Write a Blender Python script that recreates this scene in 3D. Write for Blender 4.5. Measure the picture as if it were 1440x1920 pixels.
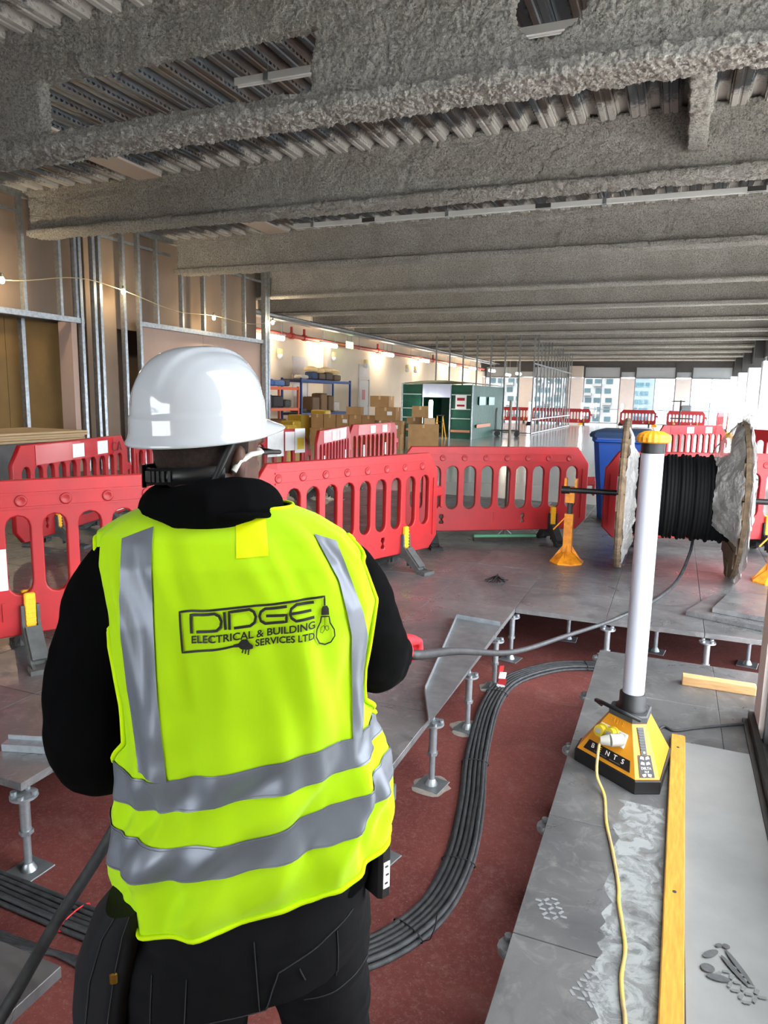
import bpy, bmesh, math, random
from mathutils import Vector, Matrix, noise
import numpy as np
random.seed(4)
PI = math.pi
scene = bpy.context.scene
COL = scene.collection
for o in list(bpy.data.objects): bpy.data.objects.remove(o, do_unlink=True)

# ---------------------------------------------------------------- camera
F_PX = 1325.0
CAM_H = 1.43                      # above the raised floor (z = 0); concrete slab at z = -0.36
cd = bpy.data.cameras.new('camera'); cam = bpy.data.objects.new('camera', cd); COL.objects.link(cam)
ycam = Vector((548, 205, -F_PX)).normalized()
xcam = Vector((3277, -281, F_PX)); xcam = (xcam - ycam * xcam.dot(ycam)).normalized()
zcam = xcam.cross(ycam)
R = Matrix(((xcam.x, ycam.x, zcam.x), (xcam.y, ycam.y, zcam.y), (xcam.z, ycam.z, zcam.z)))   # world -> camera
cam.matrix_world = Matrix.Translation((0, 0, CAM_H)) @ R.transposed().to_4x4()
cd.sensor_fit = 'VERTICAL'; cd.sensor_height = 36; cd.sensor_width = 27; cd.lens = F_PX / 1920 * 36
cd.clip_end = 2000; cd.clip_start = 0.05
scene.camera = cam

# ---------------------------------------------------------------- world: bright overcast sky
wd = bpy.data.worlds.new('overcast_sky'); scene.world = wd; wd.use_nodes = True
nt = wd.node_tree; nt.nodes.clear()
wo = nt.nodes.new('ShaderNodeOutputWorld'); bg = nt.nodes.new('ShaderNodeBackground')
tc = nt.nodes.new('ShaderNodeTexCoord'); sp = nt.nodes.new('ShaderNodeSeparateXYZ'); rp = nt.nodes.new('ShaderNodeValToRGB')
rp.color_ramp.elements[0].position = 0.0; rp.color_ramp.elements[0].color = (0.84, 0.91, 1.0, 1)
rp.color_ramp.elements[1].position = 0.6; rp.color_ramp.elements[1].color = (0.93, 0.965, 1.0, 1)
nt.links.new(tc.outputs['Generated'], sp.inputs[0]); nt.links.new(sp.outputs['Z'], rp.inputs[0])
nt.links.new(rp.outputs[0], bg.inputs['Color']); bg.inputs['Strength'].default_value = 11.5
nt.links.new(bg.outputs[0], wo.inputs['Surface'])

# ---------------------------------------------------------------- exposure
vs = scene.view_settings
vs.view_transform = 'Standard'; vs.look = 'None'; vs.gamma = 1.0; vs.exposure = 0.68; vs.use_curve_mapping = False

# ================================================================ helpers
def lin(c):
    return tuple(((v / 255) / 12.92 if v / 255 <= 0.04045 else ((v / 255 + 0.055) / 1.055) ** 2.4) for v in c)
MATS = {}
def mat(name, rgb, rough=0.6, metal=0.0, var=0.0, vscale=6.0, rgb2=None, bump=0.0, bscale=60.0, bdist=0.01, spec=0.5, coat=0.0,
        sheen=0.0, emit=0.0, alpha=1.0, trans=0.0, objvar=0.0, stretch=(1, 1, 1), detail=5.0, rvar=0.0, contrast=(0.35, 0.65)):
    if name in MATS: return MATS[name]
    m = bpy.data.materials.new(name); m.use_nodes = True; n = m.node_tree.nodes; l = m.node_tree.links
    b = n['Principled BSDF']; c = lin(rgb) + (1,)
    b.inputs['Base Color'].default_value = c; b.inputs['Roughness'].default_value = rough; b.inputs['Metallic'].default_value = metal
    b.inputs['Specular IOR Level'].default_value = spec; b.inputs['Coat Weight'].default_value = coat; b.inputs['Sheen Weight'].default_value = sheen
    b.inputs['Alpha'].default_value = alpha; b.inputs['Transmission Weight'].default_value = trans
    if emit:
        b.inputs['Emission Color'].default_value = c; b.inputs['Emission Strength'].default_value = emit
    need = var or rgb2 or bump or rvar
    if need:
        t = n.new('ShaderNodeTexCoord'); mp = n.new('ShaderNodeMapping'); mp.inputs['Scale'].default_value = stretch
        l.new(t.outputs['Object'], mp.inputs[0])
    col = None
    if var or rgb2 or rvar:
        nz = n.new('ShaderNodeTexNoise'); nz.inputs['Scale'].default_value = vscale; nz.inputs['Detail'].default_value = detail; nz.inputs['Roughness'].default_value = 0.6
        l.new(mp.outputs[0], nz.inputs[0])
        mr = n.new('ShaderNodeMapRange'); mr.inputs[1].default_value = contrast[0]; mr.inputs[2].default_value = contrast[1]; l.new(nz.outputs[0], mr.inputs[0])
        c2 = lin(rgb2) + (1,) if rgb2 else tuple(v * (1 - var) for v in c[:3]) + (1,)
        mx = n.new('ShaderNodeMix'); mx.data_type = 'RGBA'; mx.inputs[6].default_value = c; mx.inputs[7].default_value = c2
        l.new(mr.outputs[0], mx.inputs[0]); col = mx.outputs[2]
        if rvar:
            r2 = n.new('ShaderNodeMapRange'); r2.inputs[1].default_value = contrast[0]; r2.inputs[2].default_value = contrast[1]
            r2.inputs[3].default_value = rough; r2.inputs[4].default_value = rough + rvar; l.new(nz.outputs[0], r2.inputs[0]); l.new(r2.outputs[0], b.inputs['Roughness'])
    if objvar:
        oi = n.new('ShaderNodeObjectInfo'); m2 = n.new('ShaderNodeMapRange'); m2.inputs[3].default_value = 1 - objvar; m2.inputs[4].default_value = 1 + objvar
        l.new(oi.outputs['Random'], m2.inputs[0]); mm = n.new('ShaderNodeVectorMath'); mm.operation = 'SCALE'
        if col: l.new(col, mm.inputs[0])
        else: mm.inputs[0].default_value = c[:3]
        l.new(m2.outputs[0], mm.inputs['Scale']); col = mm.outputs[0]
    if col: l.new(col, b.inputs['Base Color'])
    if bump:
        nb = n.new('ShaderNodeTexNoise'); nb.inputs['Scale'].default_value = bscale; nb.inputs['Detail'].default_value = 4; nb.inputs['Roughness'].default_value = 0.65
        l.new(mp.outputs[0], nb.inputs[0]); bp = n.new('ShaderNodeBump'); bp.inputs['Strength'].default_value = bump; bp.inputs['Distance'].default_value = bdist
        l.new(nb.outputs[0], bp.inputs['Height']); l.new(bp.outputs[0], b.inputs['Normal'])
    MATS[name] = m
    return m

class MB:
    """collects shapes for one mesh"""
    def __init__(s): s.v = []; s.f = []; s.sm = []
    def add(s, vs, fs, smooth=False):
        o = len(s.v); s.v += [tuple(x) for x in vs]; s.f += [tuple(i + o for i in q) for q in fs]; s.sm += [smooth] * len(fs); return s
    def box(s, c, d, rz=0.0, rx=0.0, ry=0.0, taper=1.0):
        x, y, z = d[0] / 2, d[1] / 2, d[2] / 2
        p = [(-x, -y, -z), (x, -y, -z), (x, y, -z), (-x, y, -z), (-x * taper, -y * taper, z), (x * taper, -y * taper, z), (x * taper, y * taper, z), (-x * taper, y * taper, z)]
        M = Matrix.Translation(c) @ Matrix.Rotation(rz, 4, 'Z') @ Matrix.Rotation(ry, 4, 'Y') @ Matrix.Rotation(rx, 4, 'X')
        return s.add([M @ Vector(q) for q in p], [(0, 3, 2, 1), (4, 5, 6, 7), (0, 1, 5, 4), (1, 2, 6, 5), (2, 3, 7, 6), (3, 0, 4, 7)])
    def rbox(s, c, d, b=0.004, rz=0.0, rx=0.0, ry=0.0):
        """box with chamfered edges"""
        x, y, z = d[0] / 2, d[1] / 2, d[2] / 2; b = min(b, x * .9, y * .9, z * .9)
        rings = []
        for zz, k in ((-z, b), (-z + b, 0), (z - b, 0), (z, b)):
            X, Y = x - k, y - k; cc = b
            rings.append([(-X + cc, -Y, zz), (X - cc, -Y, zz), (X, -Y + cc, zz), (X, Y - cc, zz), (X - cc, Y, zz), (-X + cc, Y, zz), (-X, Y - cc, zz), (-X, -Y + cc, zz)])
        M = Matrix.Translation(c) @ Matrix.Rotation(rz, 4, 'Z') @ Matrix.Rotation(ry, 4, 'Y') @ Matrix.Rotation(rx, 4, 'X')
        return s.loft([[M @ Vector(q) for q in r] for r in rings], smooth=False)
    def loft(s, rings, closed=True, caps=True, smooth=True):
        n = len(rings[0]); vs = [p for r in rings for p in r]; fs = []
        for i in range(len(rings) - 1):
            for j in range(n if closed else n - 1):
                k = (j + 1) % n; fs.append((i * n + j, i * n + k, (i + 1) * n + k, (i + 1) * n + j))
        s.add(vs, fs, smooth)
        if caps and closed:
            s.add(rings[0], [tuple(range(n - 1, -1, -1))]); s.add(rings[-1], [tuple(range(n))])
        return s
    def cyl(s, p0, p1, r0, r1=None, n=14, caps=True, smooth=True):
        r1 = r0 if r1 is None else r1; p0 = Vector(p0); p1 = Vector(p1); d = (p1 - p0).normalized()
        u = d.orthogonal().normalized(); w = d.cross(u)
        ring = lambda c, r: [c + (u * math.cos(2 * PI * k / n) + w * math.sin(2 * PI * k / n)) * r for k in range(n)]
        return s.loft([ring(p0, r0), ring(p1, r1)], caps=caps, smooth=smooth)
    def tube(s, pts, r, n=8, caps=True):
        pts = [Vector(p) for p in pts]; rr = r if isinstance(r, (list, tuple)) else [r] * len(pts)
        rings = []; u = None
        for i, p in enumerate(pts):
            d = (pts[min(i + 1, len(pts) - 1)] - pts[max(i - 1, 0)])
            d = d.normalized() if d.length > 1e-9 else Vector((0, 0, 1))
            u = d.orthogonal().normalized() if u is None else (u - d * u.dot(d)).normalized()
            w = d.cross(u)
            rings.append([p + (u * math.cos(2 * PI * k / n) + w * math.sin(2 * PI * k / n)) * rr[i] for k in range(n)])
        return s.loft(rings, caps=caps)
    def lathe(s, prof, c=(0, 0, 0), n=28, axis='Z', smooth=True):
        rings = []
        for r, h in prof:
            r = max(r, 1e-4); q = []
            for k in range(n):
                a = 2 * PI * k / n; x, y = r * math.cos(a), r * math.sin(a)
                p = {'Z': (x, y, h), 'X': (h, x, y), 'Y': (y, h, x)}[axis]
                q.append(Vector(p) + Vector(c))
            rings.append(q)
        return s.loft(rings, smooth=smooth)
    def grid(s, P, smooth=True):
        n = len(P[0]); vs = [p for r in P for p in r]
        return s.add(vs, [(i * n + j, i * n + j + 1, (i + 1) * n + j + 1, (i + 1) * n + j) for i in range(len(P) - 1) for j in range(n - 1)], smooth)
    def prism(s, poly, y0, y1, M=None, plane='xz'):
        """extrude a polygon given in the xz (or xy) plane"""
        f = (lambda a, b, t: (a, t, b)) if plane == 'xz' else (lambda a, b, t: (a, b, t))
        A = [Vector(f(a, b, y0)) for a, b in poly]; B = [Vector(f(a, b, y1)) for a, b in poly]
        if M: A = [M @ p for p in A]; B = [M @ p for p in B]
        n = len(poly); return s.add(A + B, [tuple(range(n)), tuple(range(2 * n - 1, n - 1, -1))] + [(i, i + n, (i + 1) % n + n, (i + 1) % n) for i in range(n)])
    def mesh(s, name, m=None):
        me = bpy.data.meshes.new(name); me.from_pydata(s.v, [], s.f); me.polygons.foreach_set('use_smooth', s.sm)
        if m: me.materials.append(m)
        bm = bmesh.new(); bm.from_mesh(me); bmesh.ops.recalc_face_normals(bm, faces=bm.faces); bm.to_mesh(me); bm.free(); me.update(); return me
    def build(s, name, m=None, parent=None):
        return put(name, s.mesh(name, m), parent)
def put(name, me, parent=None, loc=None, rz=0.0):
    o = bpy.data.objects.new(name, me); COL.objects.link(o)
    if parent: o.parent = parent
    if loc is not None: o.location = loc
    if rz: o.rotation_euler.z = rz
    return o
def tag(o, label, cat, group=None, kind=None):
    o['label'] = label; o['category'] = cat
    if group: o['group'] = group
    if kind: o['kind'] = kind
    return o
def thing(name, label, cat, loc=(0, 0, 0), rz=0.0, group=None):
    o = bpy.data.objects.new(name, None); COL.objects.link(o); o.location = loc; o.rotation_euler.z = rz; o.empty_display_size = 0.1
    return tag(o, label, cat, group)
def struct(name, mb, m, label=None):
    o = mb.build(name, m); o['kind'] = 'structure'
    if label: o['label'] = label
    return o
def sroot(name, label=None, loc=(0, 0, 0)):
    o = bpy.data.objects.new(name, None); COL.objects.link(o); o.location = loc; o['kind'] = 'structure'; o.empty_display_size = 0.1
    if label: o['label'] = label
    return o
def curve_mesh(name, polys, thick, bevel=0.0, m=None):
    """flat outline with holes (list of closed polygons in xz) given thickness along y"""
    cu = bpy.data.curves.new(name, 'CURVE'); cu.dimensions = '2D'; cu.fill_mode = 'BOTH'; cu.extrude = max(thick / 2 - bevel, 0); cu.bevel_depth = bevel; cu.bevel_resolution = 1
    for p in polys:
        sp_ = cu.splines.new('POLY'); sp_.points.add(len(p) - 1); sp_.use_cyclic_u = True
        for i, q in enumerate(p): sp_.points[i].co = (q[0], q[1], 0, 1)
    return eval_curve(cu, name, m, Matrix.Rotation(PI / 2, 4, 'X'))
def eval_curve(cu, name, m=None, M=None):
    o = bpy.data.objects.new('tmp', cu); COL.objects.link(o); bpy.context.view_layer.update()
    me = bpy.data.meshes.new_from_object(o.evaluated_get(bpy.context.evaluated_depsgraph_get())); me.name = name
    bpy.data.objects.remove(o, do_unlink=True); me.materials.clear()
    if m: me.materials.append(m)
    if M: me.transform(M)
    return me
def text_mesh(s, size, name='lettering', m=None, extrude=0.0, align='CENTER', sx=1.0, offset=0.0, spacing=1.0):
    cu = bpy.data.curves.new(name, 'FONT'); cu.body = s; cu.size = size; cu.extrude = extrude; cu.align_x = align; cu.align_y = 'CENTER'; cu.offset = offset; cu.space_character = spacing; cu.resolution_u = 4
    return eval_curve(cu, name, m, Matrix.Diagonal((sx, 1, 1, 1)))
def remesh(mb, voxel, smooth_it, name, m, parent=None, disp=None):
    """union of overlapping shapes as one continuous surface"""
    o = mb.build('tmp_union'); md = o.modifiers.new('r', 'REMESH'); md.mode = 'VOXEL'; md.voxel_size = voxel
    if smooth_it:
        ms = o.modifiers.new('s', 'SMOOTH'); ms.factor = 0.5; ms.iterations = smooth_it
    bpy.context.view_layer.update()
    me = bpy.data.meshes.new_from_object(o.evaluated_get(bpy.context.evaluated_depsgraph_get())); me.name = name
    bpy.data.objects.remove(o, do_unlink=True); me.materials.clear(); me.materials.append(m)
    if disp:
        bm = bmesh.new(); bm.from_mesh(me); bm.normal_update()
        for v in bm.verts: v.co += v.normal * disp(v.co)
        bm.to_mesh(me); bm.free()
    me.polygons.foreach_set('use_smooth', [True] * len(me.polygons)); me.update()
    return put(name, me, parent)
def copy_tree(o, loc=None, rz=None, label=None, group=None, parent=None):
    c = o.copy(); COL.objects.link(c)
    if parent: c.parent = parent
    if loc is not None: c.location = loc
    if rz is not None: c.rotation_euler.z = rz
    if label: c['label'] = label
    if group: c['group'] = group
    for ch in list(o.children): copy_tree(ch, parent=c)
    return c
def smooth_path(pts, n=8):
    """Catmull-Rom"""
    P = [Vector(p) for p in pts]; P = [P[0] * 2 - P[1]] + P + [P[-1] * 2 - P[-2]]; out = []
    for i in range(1, len(P) - 2):
        a, b, c, d = P[i - 1:i + 3]
        for k in range(n):
            t = k / n; out.append(0.5 * ((2 * b) + (c - a) * t + (2 * a - 5 * b + 4 * c - d) * t * t + (3 * b - a - 3 * c + d) * t ** 3))
    return out + [P[-2]]
def nz(p, s): return noise.noise(Vector(p) * s)
def interp(x, xs, ys):
    return float(np.interp(x, xs, ys))

# ================================================================ materials of the place
def spray_mat(name, rgb, rgb2, bump, bscale, bdist):
    m = mat(name, rgb, rough=0.95, rgb2=rgb2, vscale=2.2, bump=bump, bscale=bscale, bdist=bdist, spec=0.1, detail=8)
    n = m.node_tree.nodes; l = m.node_tree.links; b = n['Principled BSDF']                    # pits between the granular lumps get their shade as darker colour
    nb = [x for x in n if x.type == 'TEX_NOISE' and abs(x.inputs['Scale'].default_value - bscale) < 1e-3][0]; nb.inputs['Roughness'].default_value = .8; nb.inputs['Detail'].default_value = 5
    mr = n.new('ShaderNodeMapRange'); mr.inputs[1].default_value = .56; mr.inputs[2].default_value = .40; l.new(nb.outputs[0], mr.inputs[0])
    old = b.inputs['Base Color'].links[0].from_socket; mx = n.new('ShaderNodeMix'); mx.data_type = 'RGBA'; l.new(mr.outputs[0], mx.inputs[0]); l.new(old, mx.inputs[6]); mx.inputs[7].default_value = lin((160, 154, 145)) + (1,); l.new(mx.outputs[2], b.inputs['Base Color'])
    return m
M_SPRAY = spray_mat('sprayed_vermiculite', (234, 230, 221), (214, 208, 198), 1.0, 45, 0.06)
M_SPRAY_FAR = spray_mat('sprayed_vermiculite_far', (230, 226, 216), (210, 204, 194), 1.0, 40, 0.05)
M_GALV = mat('galvanised_steel', (168, 174, 178), rough=0.38, metal=0.85, var=0.25, vscale=18, rvar=0.15)
M_GALV_DULL = mat('dull_galvanised_steel', (150, 154, 156), rough=0.45, metal=0.7, var=0.3, vscale=9)
M_WHITE_WALL = mat('white_plaster', (236, 216, 190), rough=0.85, var=0.06, vscale=1.5)
M_BOARD = mat('brown_plasterboard', (138, 119, 102), rough=0.9, var=0.12, vscale=1.2)
M_BOARD_PINK = mat('pink_plasterboard', (186, 158, 142), rough=0.9, var=0.1, vscale=1.0)
M_BOARD_OCHRE = mat('ochre_board', (140, 108, 62), rough=0.9, var=0.2, vscale=1.4)
M_WHITE = mat('white_paint', (232, 232, 230), rough=0.5, var=0.05)
M_DARK = mat('dark_steel', (62, 60, 58), rough=0.6, var=0.2)
M_FRAME = mat('grey_window_frame', (112, 116, 118), rough=0.5)
M_PIER = mat('pale_pier_board', (214, 204, 198), rough=0.8, var=0.05)
M_BLACK = mat('black_plastic', (22, 22, 23), rough=0.45)
M_RUBBER = mat('black_rubber', (34, 35, 37), rough=0.62, var=0.35, vscale=25, rgb2=(58, 60, 62))
M_CARD = mat('cardboard', (166, 128, 84), rough=0.9, var=0.14, vscale=5, objvar=0.12)
M_TAPE = mat('parcel_tape', (190, 160, 110), rough=0.4)
M_PAPER = mat('white_paper', (228, 228, 224), rough=0.8)
M_RED = mat('red_barrier_plastic', (172, 20, 25), rough=0.5, var=0.16, vscale=3.5, rgb2=(150, 22, 26), bump=0.04, bscale=300, bdist=0.002)
M_REDDK = mat('red_barrier_moulding', (148, 18, 22), rough=0.5)
M_YEL = mat('yellow_plastic', (242, 178, 30), rough=0.45, var=0.1, vscale=20)
M_FOOT = mat('grey_rubber_foot', (84, 86, 84), rough=0.85, var=0.35, vscale=14)
M_FOOTBLK = mat('black_rubber_foot', (40, 40, 40), rough=0.85, var=0.35, vscale=14)
M_REFL = mat('white_reflective_sticker', (226, 226, 222), rough=0.4, var=0.12, vscale=12)
M_BLUE = mat('blue_plastic', (20, 70, 150), rough=0.4, var=0.12, vscale=4)
M_GLASS = bpy.data.materials.new('window_glass'); M_GLASS.use_nodes = True
_b = M_GLASS.node_tree.nodes['Principled BSDF']; _b.inputs['Base Color'].default_value = (0.05, 0.07, 0.08, 1); _b.inputs['Roughness'].default_value = 0.02; _b.inputs['Alpha'].default_value = 0.22
def tube_mat(name, rgb, e): return mat(name, rgb, emit=e, rough=0.4)
M_TUBE = tube_mat('lit_tube', (255, 240, 214), 26.0)
M_TUBEW = tube_mat('lit_tower_tube', (255, 252, 248), 25.0)
M_BULB = tube_mat('warm_bulb', (255, 214, 140), 60.0)

def floor_mats():
    # galvanised access-floor panel: dusty, scuffed steel
    m = bpy.data.materials.new('raised_floor_steel'); m.use_nodes = True; n = m.node_tree.nodes; l = m.node_tree.links; b = n['Principled BSDF']
    g = n.new('ShaderNodeNewGeometry')
    def noise_(s, d=6, r=0.6, dist=0.0):
        x = n.new('ShaderNodeTexNoise'); x.inputs['Scale'].default_value = s; x.inputs['Detail'].default_value = d; x.inputs['Roughness'].default_value = r; x.inputs['Distortion'].default_value = dist
        l.new(g.outputs['Position'], x.inputs[0]); return x.outputs[0]
    def rng(x, a, b_, c=0.0, d=1.0):
        k = n.new('ShaderNodeMapRange'); k.inputs[1].default_value = a; k.inputs[2].default_value = b_; k.inputs[3].default_value = c; k.inputs[4].default_value = d; l.new(x, k.inputs[0]); return k.outputs[0]
    def mix(f, a, b_):
        k = n.new('ShaderNodeMix'); k.data_type = 'RGBA'; l.new(f, k.inputs[0])
        for i, v in ((6, a), (7, b_)):
            if isinstance(v, tuple): k.inputs[i].default_value = v + (1,)
            else: l.new(v, k.inputs[i])
        return k.outputs[2]
    base = mix(rng(noise_(1.3, 8, .65, .6), .36, .64), lin((98, 99, 101)), lin((132, 132, 132)))
    base = mix(rng(noise_(9, 6, .7, 1.5), .52, .72, 0, .5), base, lin((166, 165, 162)))
    base = mix(rng(noise_(2.2, 4, .5, 2.5), .58, .66, 0, .35), base, lin((80, 78, 80)))
    oi = n.new('ShaderNodeObjectInfo'); k = n.new('ShaderNodeVectorMath'); k.operation = 'SCALE'; l.new(base, k.inputs[0]); l.new(rng(oi.outputs['Random'], 0, 1, .92, 1.08), k.inputs['Scale'])
    l.new(k.outputs[0], b.inputs['Base Color'])
    l.new(rng(noise_(3, 6, .7, 1), .3, .7, .22, .5), b.inputs['Roughness']); b.inputs['Metallic'].default_value = 0.45
    bp = n.new('ShaderNodeBump'); bp.inputs['Strength'].default_value = 0.08; bp.inputs['Distance'].default_value = 0.01; l.new(noise_(14, 3), bp.inputs['Height']); l.new(bp.outputs[0], b.inputs['Normal'])
    # far raised floor, glossy: window brightness put into a paler base colour
    m3 = bpy.data.materials.new('polished_floor_far'); m3.use_nodes = True; q = m3.node_tree.nodes['Principled BSDF']; q.inputs['Base Color'].default_value = lin((186, 184, 180)) + (1,); q.inputs['Roughness'].default_value = .16; q.inputs['Specular IOR Level'].default_value = .7; q.inputs['Metallic'].default_value = .25
    # red painted concrete slab with dust and grey mortar smears
    r = bpy.data.materials.new('red_painted_concrete'); r.use_nodes = True; m_ = m; n = r.node_tree.nodes; l = r.node_tree.links; b = n['Principled BSDF']; g = n.new('ShaderNodeNewGeometry')
    base = mix(rng(noise_(2.0, 7, .6), .35, .65), lin((92, 44, 41)), lin((118, 62, 56)))
    base = mix(rng(noise_(60, 8, .8), .5, .75, 0, .55), base, lin((150, 116, 107)))
    base = mix(rng(noise_(3.0, 6, .7, .8), .56, .75, 0, .45), base, lin((140, 108, 99)))
    base = mix(rng(noise_(130, 3, .8), .64, .72, 0, .7), base, lin((172, 146, 136)))
    l.new(base, b.inputs['Base Color']); b.inputs['Roughness'].default_value = 0.7; b.inputs['Specular IOR Level'].default_value = 0.3
    return m_, m3, r
M_PANEL, M_FLOORFAR, M_SLAB = floor_mats()

# ================================================================ floor
ZS = -0.36
floor = struct('floor', MB().box((-5.5, 19.5, ZS - 0.1), (20, 61, 0.2)), M_SLAB, 'red painted concrete slab under the raised floor')
TX0, TY0, TS = -0.92, 4.73, 0.6
tile = MB().rbox((0, 0, -0.016), (0.597, 0.597, 0.032), 0.0015).mesh('floor_panel', M_PANEL)
def add_tile(i, j):
    put('floor_panel', tile, floor, (TX0 + (i + 0.5) * TS, TY0 + (j + 0.5) * TS, 0))
for j in range(9):                                   # far side of the trench
    y = TY0 + (j + 0.5) * TS
    for i in range(-15, 5):
        x = TX0 + (i + 0.5) * TS
        if -1.3 * y - 0.4 < x < 0.15 * y + 0.9: add_tile(i, j)
for j in range(-5, 0):                               # left of the trench
    y = TY0 + (j + 0.5) * TS
    for i in range(-9, 0):
        x = TX0 + (i + 0.5) * TS
        if j == -5 and i > -3: continue
        if x > -1.4 * y - 0.7: add_tile(i, j)
for j in range(-8, -1):                              # strip along the window on the right
    y = TY0 + (j + 0.5) * TS
    put('floor_panel', tile, floor, (0.0, y, 0))
half = MB().rbox((0, 0, -0.016), (0.40, 0.597, 0.032), 0.0015).mesh('floor_panel', M_PANEL)
for j in range(-8, -1): put('floor_panel', half, floor, (0.5, TY0 + (j + 0.5) * TS, 0))
put('floor_panel', tile, floor, (-1.62, 0.86, 0))
MB().box((-4.7, 29.3, -0.02), (15.6, 38.38, 0.04)).build('raised_floor_field', M_FLOORFAR, floor); MB().box((-4.7, -5.6, -0.02), (15.6, 8.8, 0.04)).box((-6.9, .2, -.02), (8, 2.8, .04)).build('raised_floor_field', M_FLOORFAR, floor)
# pedestals under the panel edges
ped_stem = MB().cyl((0, 0, ZS + .008), (0, 0, -.19), .014, n=12).cyl((0, 0, -.2), (0, 0, -.05), .019, n=12).mesh('stem', M_GALV)
ped_nut = MB().cyl((0, 0, -.205), (0, 0, -.19), .026, n=6, smooth=False).cyl((0, 0, ZS + .006), (0, 0, ZS + .035), .03, .016, n=12).mesh('lock_nut', M_GALV)
ped_base = MB().rbox((0, 0, ZS + .004), (.13, .13, .006), .002).mesh('base_plate', M_GALV_DULL)
hb = MB().cyl((0, 0, -.056), (0, 0, -.046), .05, n=16)
for k in range(4):
    a = k * PI / 2 + .6; hb.cyl((.036 * math.cos(a), .036 * math.sin(a), -.05), (.036 * math.cos(a), .036 * math.sin(a), -.034), .012, n=8)
ped_head = hb.mesh('pedestal_head', M_GALV)
M_MORTAR = mat('grey_mortar', (150, 140, 132), rough=0.95, var=0.25, vscale=30)
def pedestal(x, y, mortar=False, rz=0.0):
    p = bpy.data.objects.new('pedestal', None); COL.objects.link(p); p.parent = floor; p.location = (x, y, 0); p.rotation_euler.z = rz; p.empty_display_size = .05
    for nme, me in (('stem', ped_stem), ('lock_nut', ped_nut), ('base_plate', ped_base), ('pedestal_head', ped_head)): put(nme, me, p)
    if mortar:
        rr = [(0.085 + 0.035 * nz((math.cos(a), math.sin(a), x * 9 + y), 1.6)) for a in [k * PI / 12 for k in range(24)]]
        MB().loft([[(r * q * math.cos(k * PI / 12), r * q * math.sin(k * PI / 12), ZS + h) for k, r in enumerate(rr)] for q, h in ((1.08, .001), (1.0, .004), (.8, .006))], smooth=True).build('mortar_pad', M_MORTAR, p)
for (x, y, mo) in [(-.92, 2.93, True), (-.92, 3.55, True), (-.92, 4.17, True), (-.93, 4.70, False), (-.94, 2.34, False), (-2.12, 1.74, False), (-2.72, 1.74, False),
                   (-.30, 4.71, False), (.30, 4.71, False), (.9, 4.71, False), (-.62, 5.3, False), (0, 5.3, False), (.6, 5.3, False), (-1.2, 5.3, False),
                   (-.288, 4.13, False), (-.288, 3.53, False), (-.288, 2.93, False), (-.288, 2.33, False), (-.288, 1.73, True), (-.288, 1.13, False), (.3, 4.13, False), (.3, 3.53, False),
                   (-1.52, 2.35, False), (-1.52, 2.93, False), (-1.52, 3.53, False), (-2.12, 2.35, False), (-1.52, 4.13, False)]:
    pedestal(x, y, mo, rz=random.uniform(-.3, .3))

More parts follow.
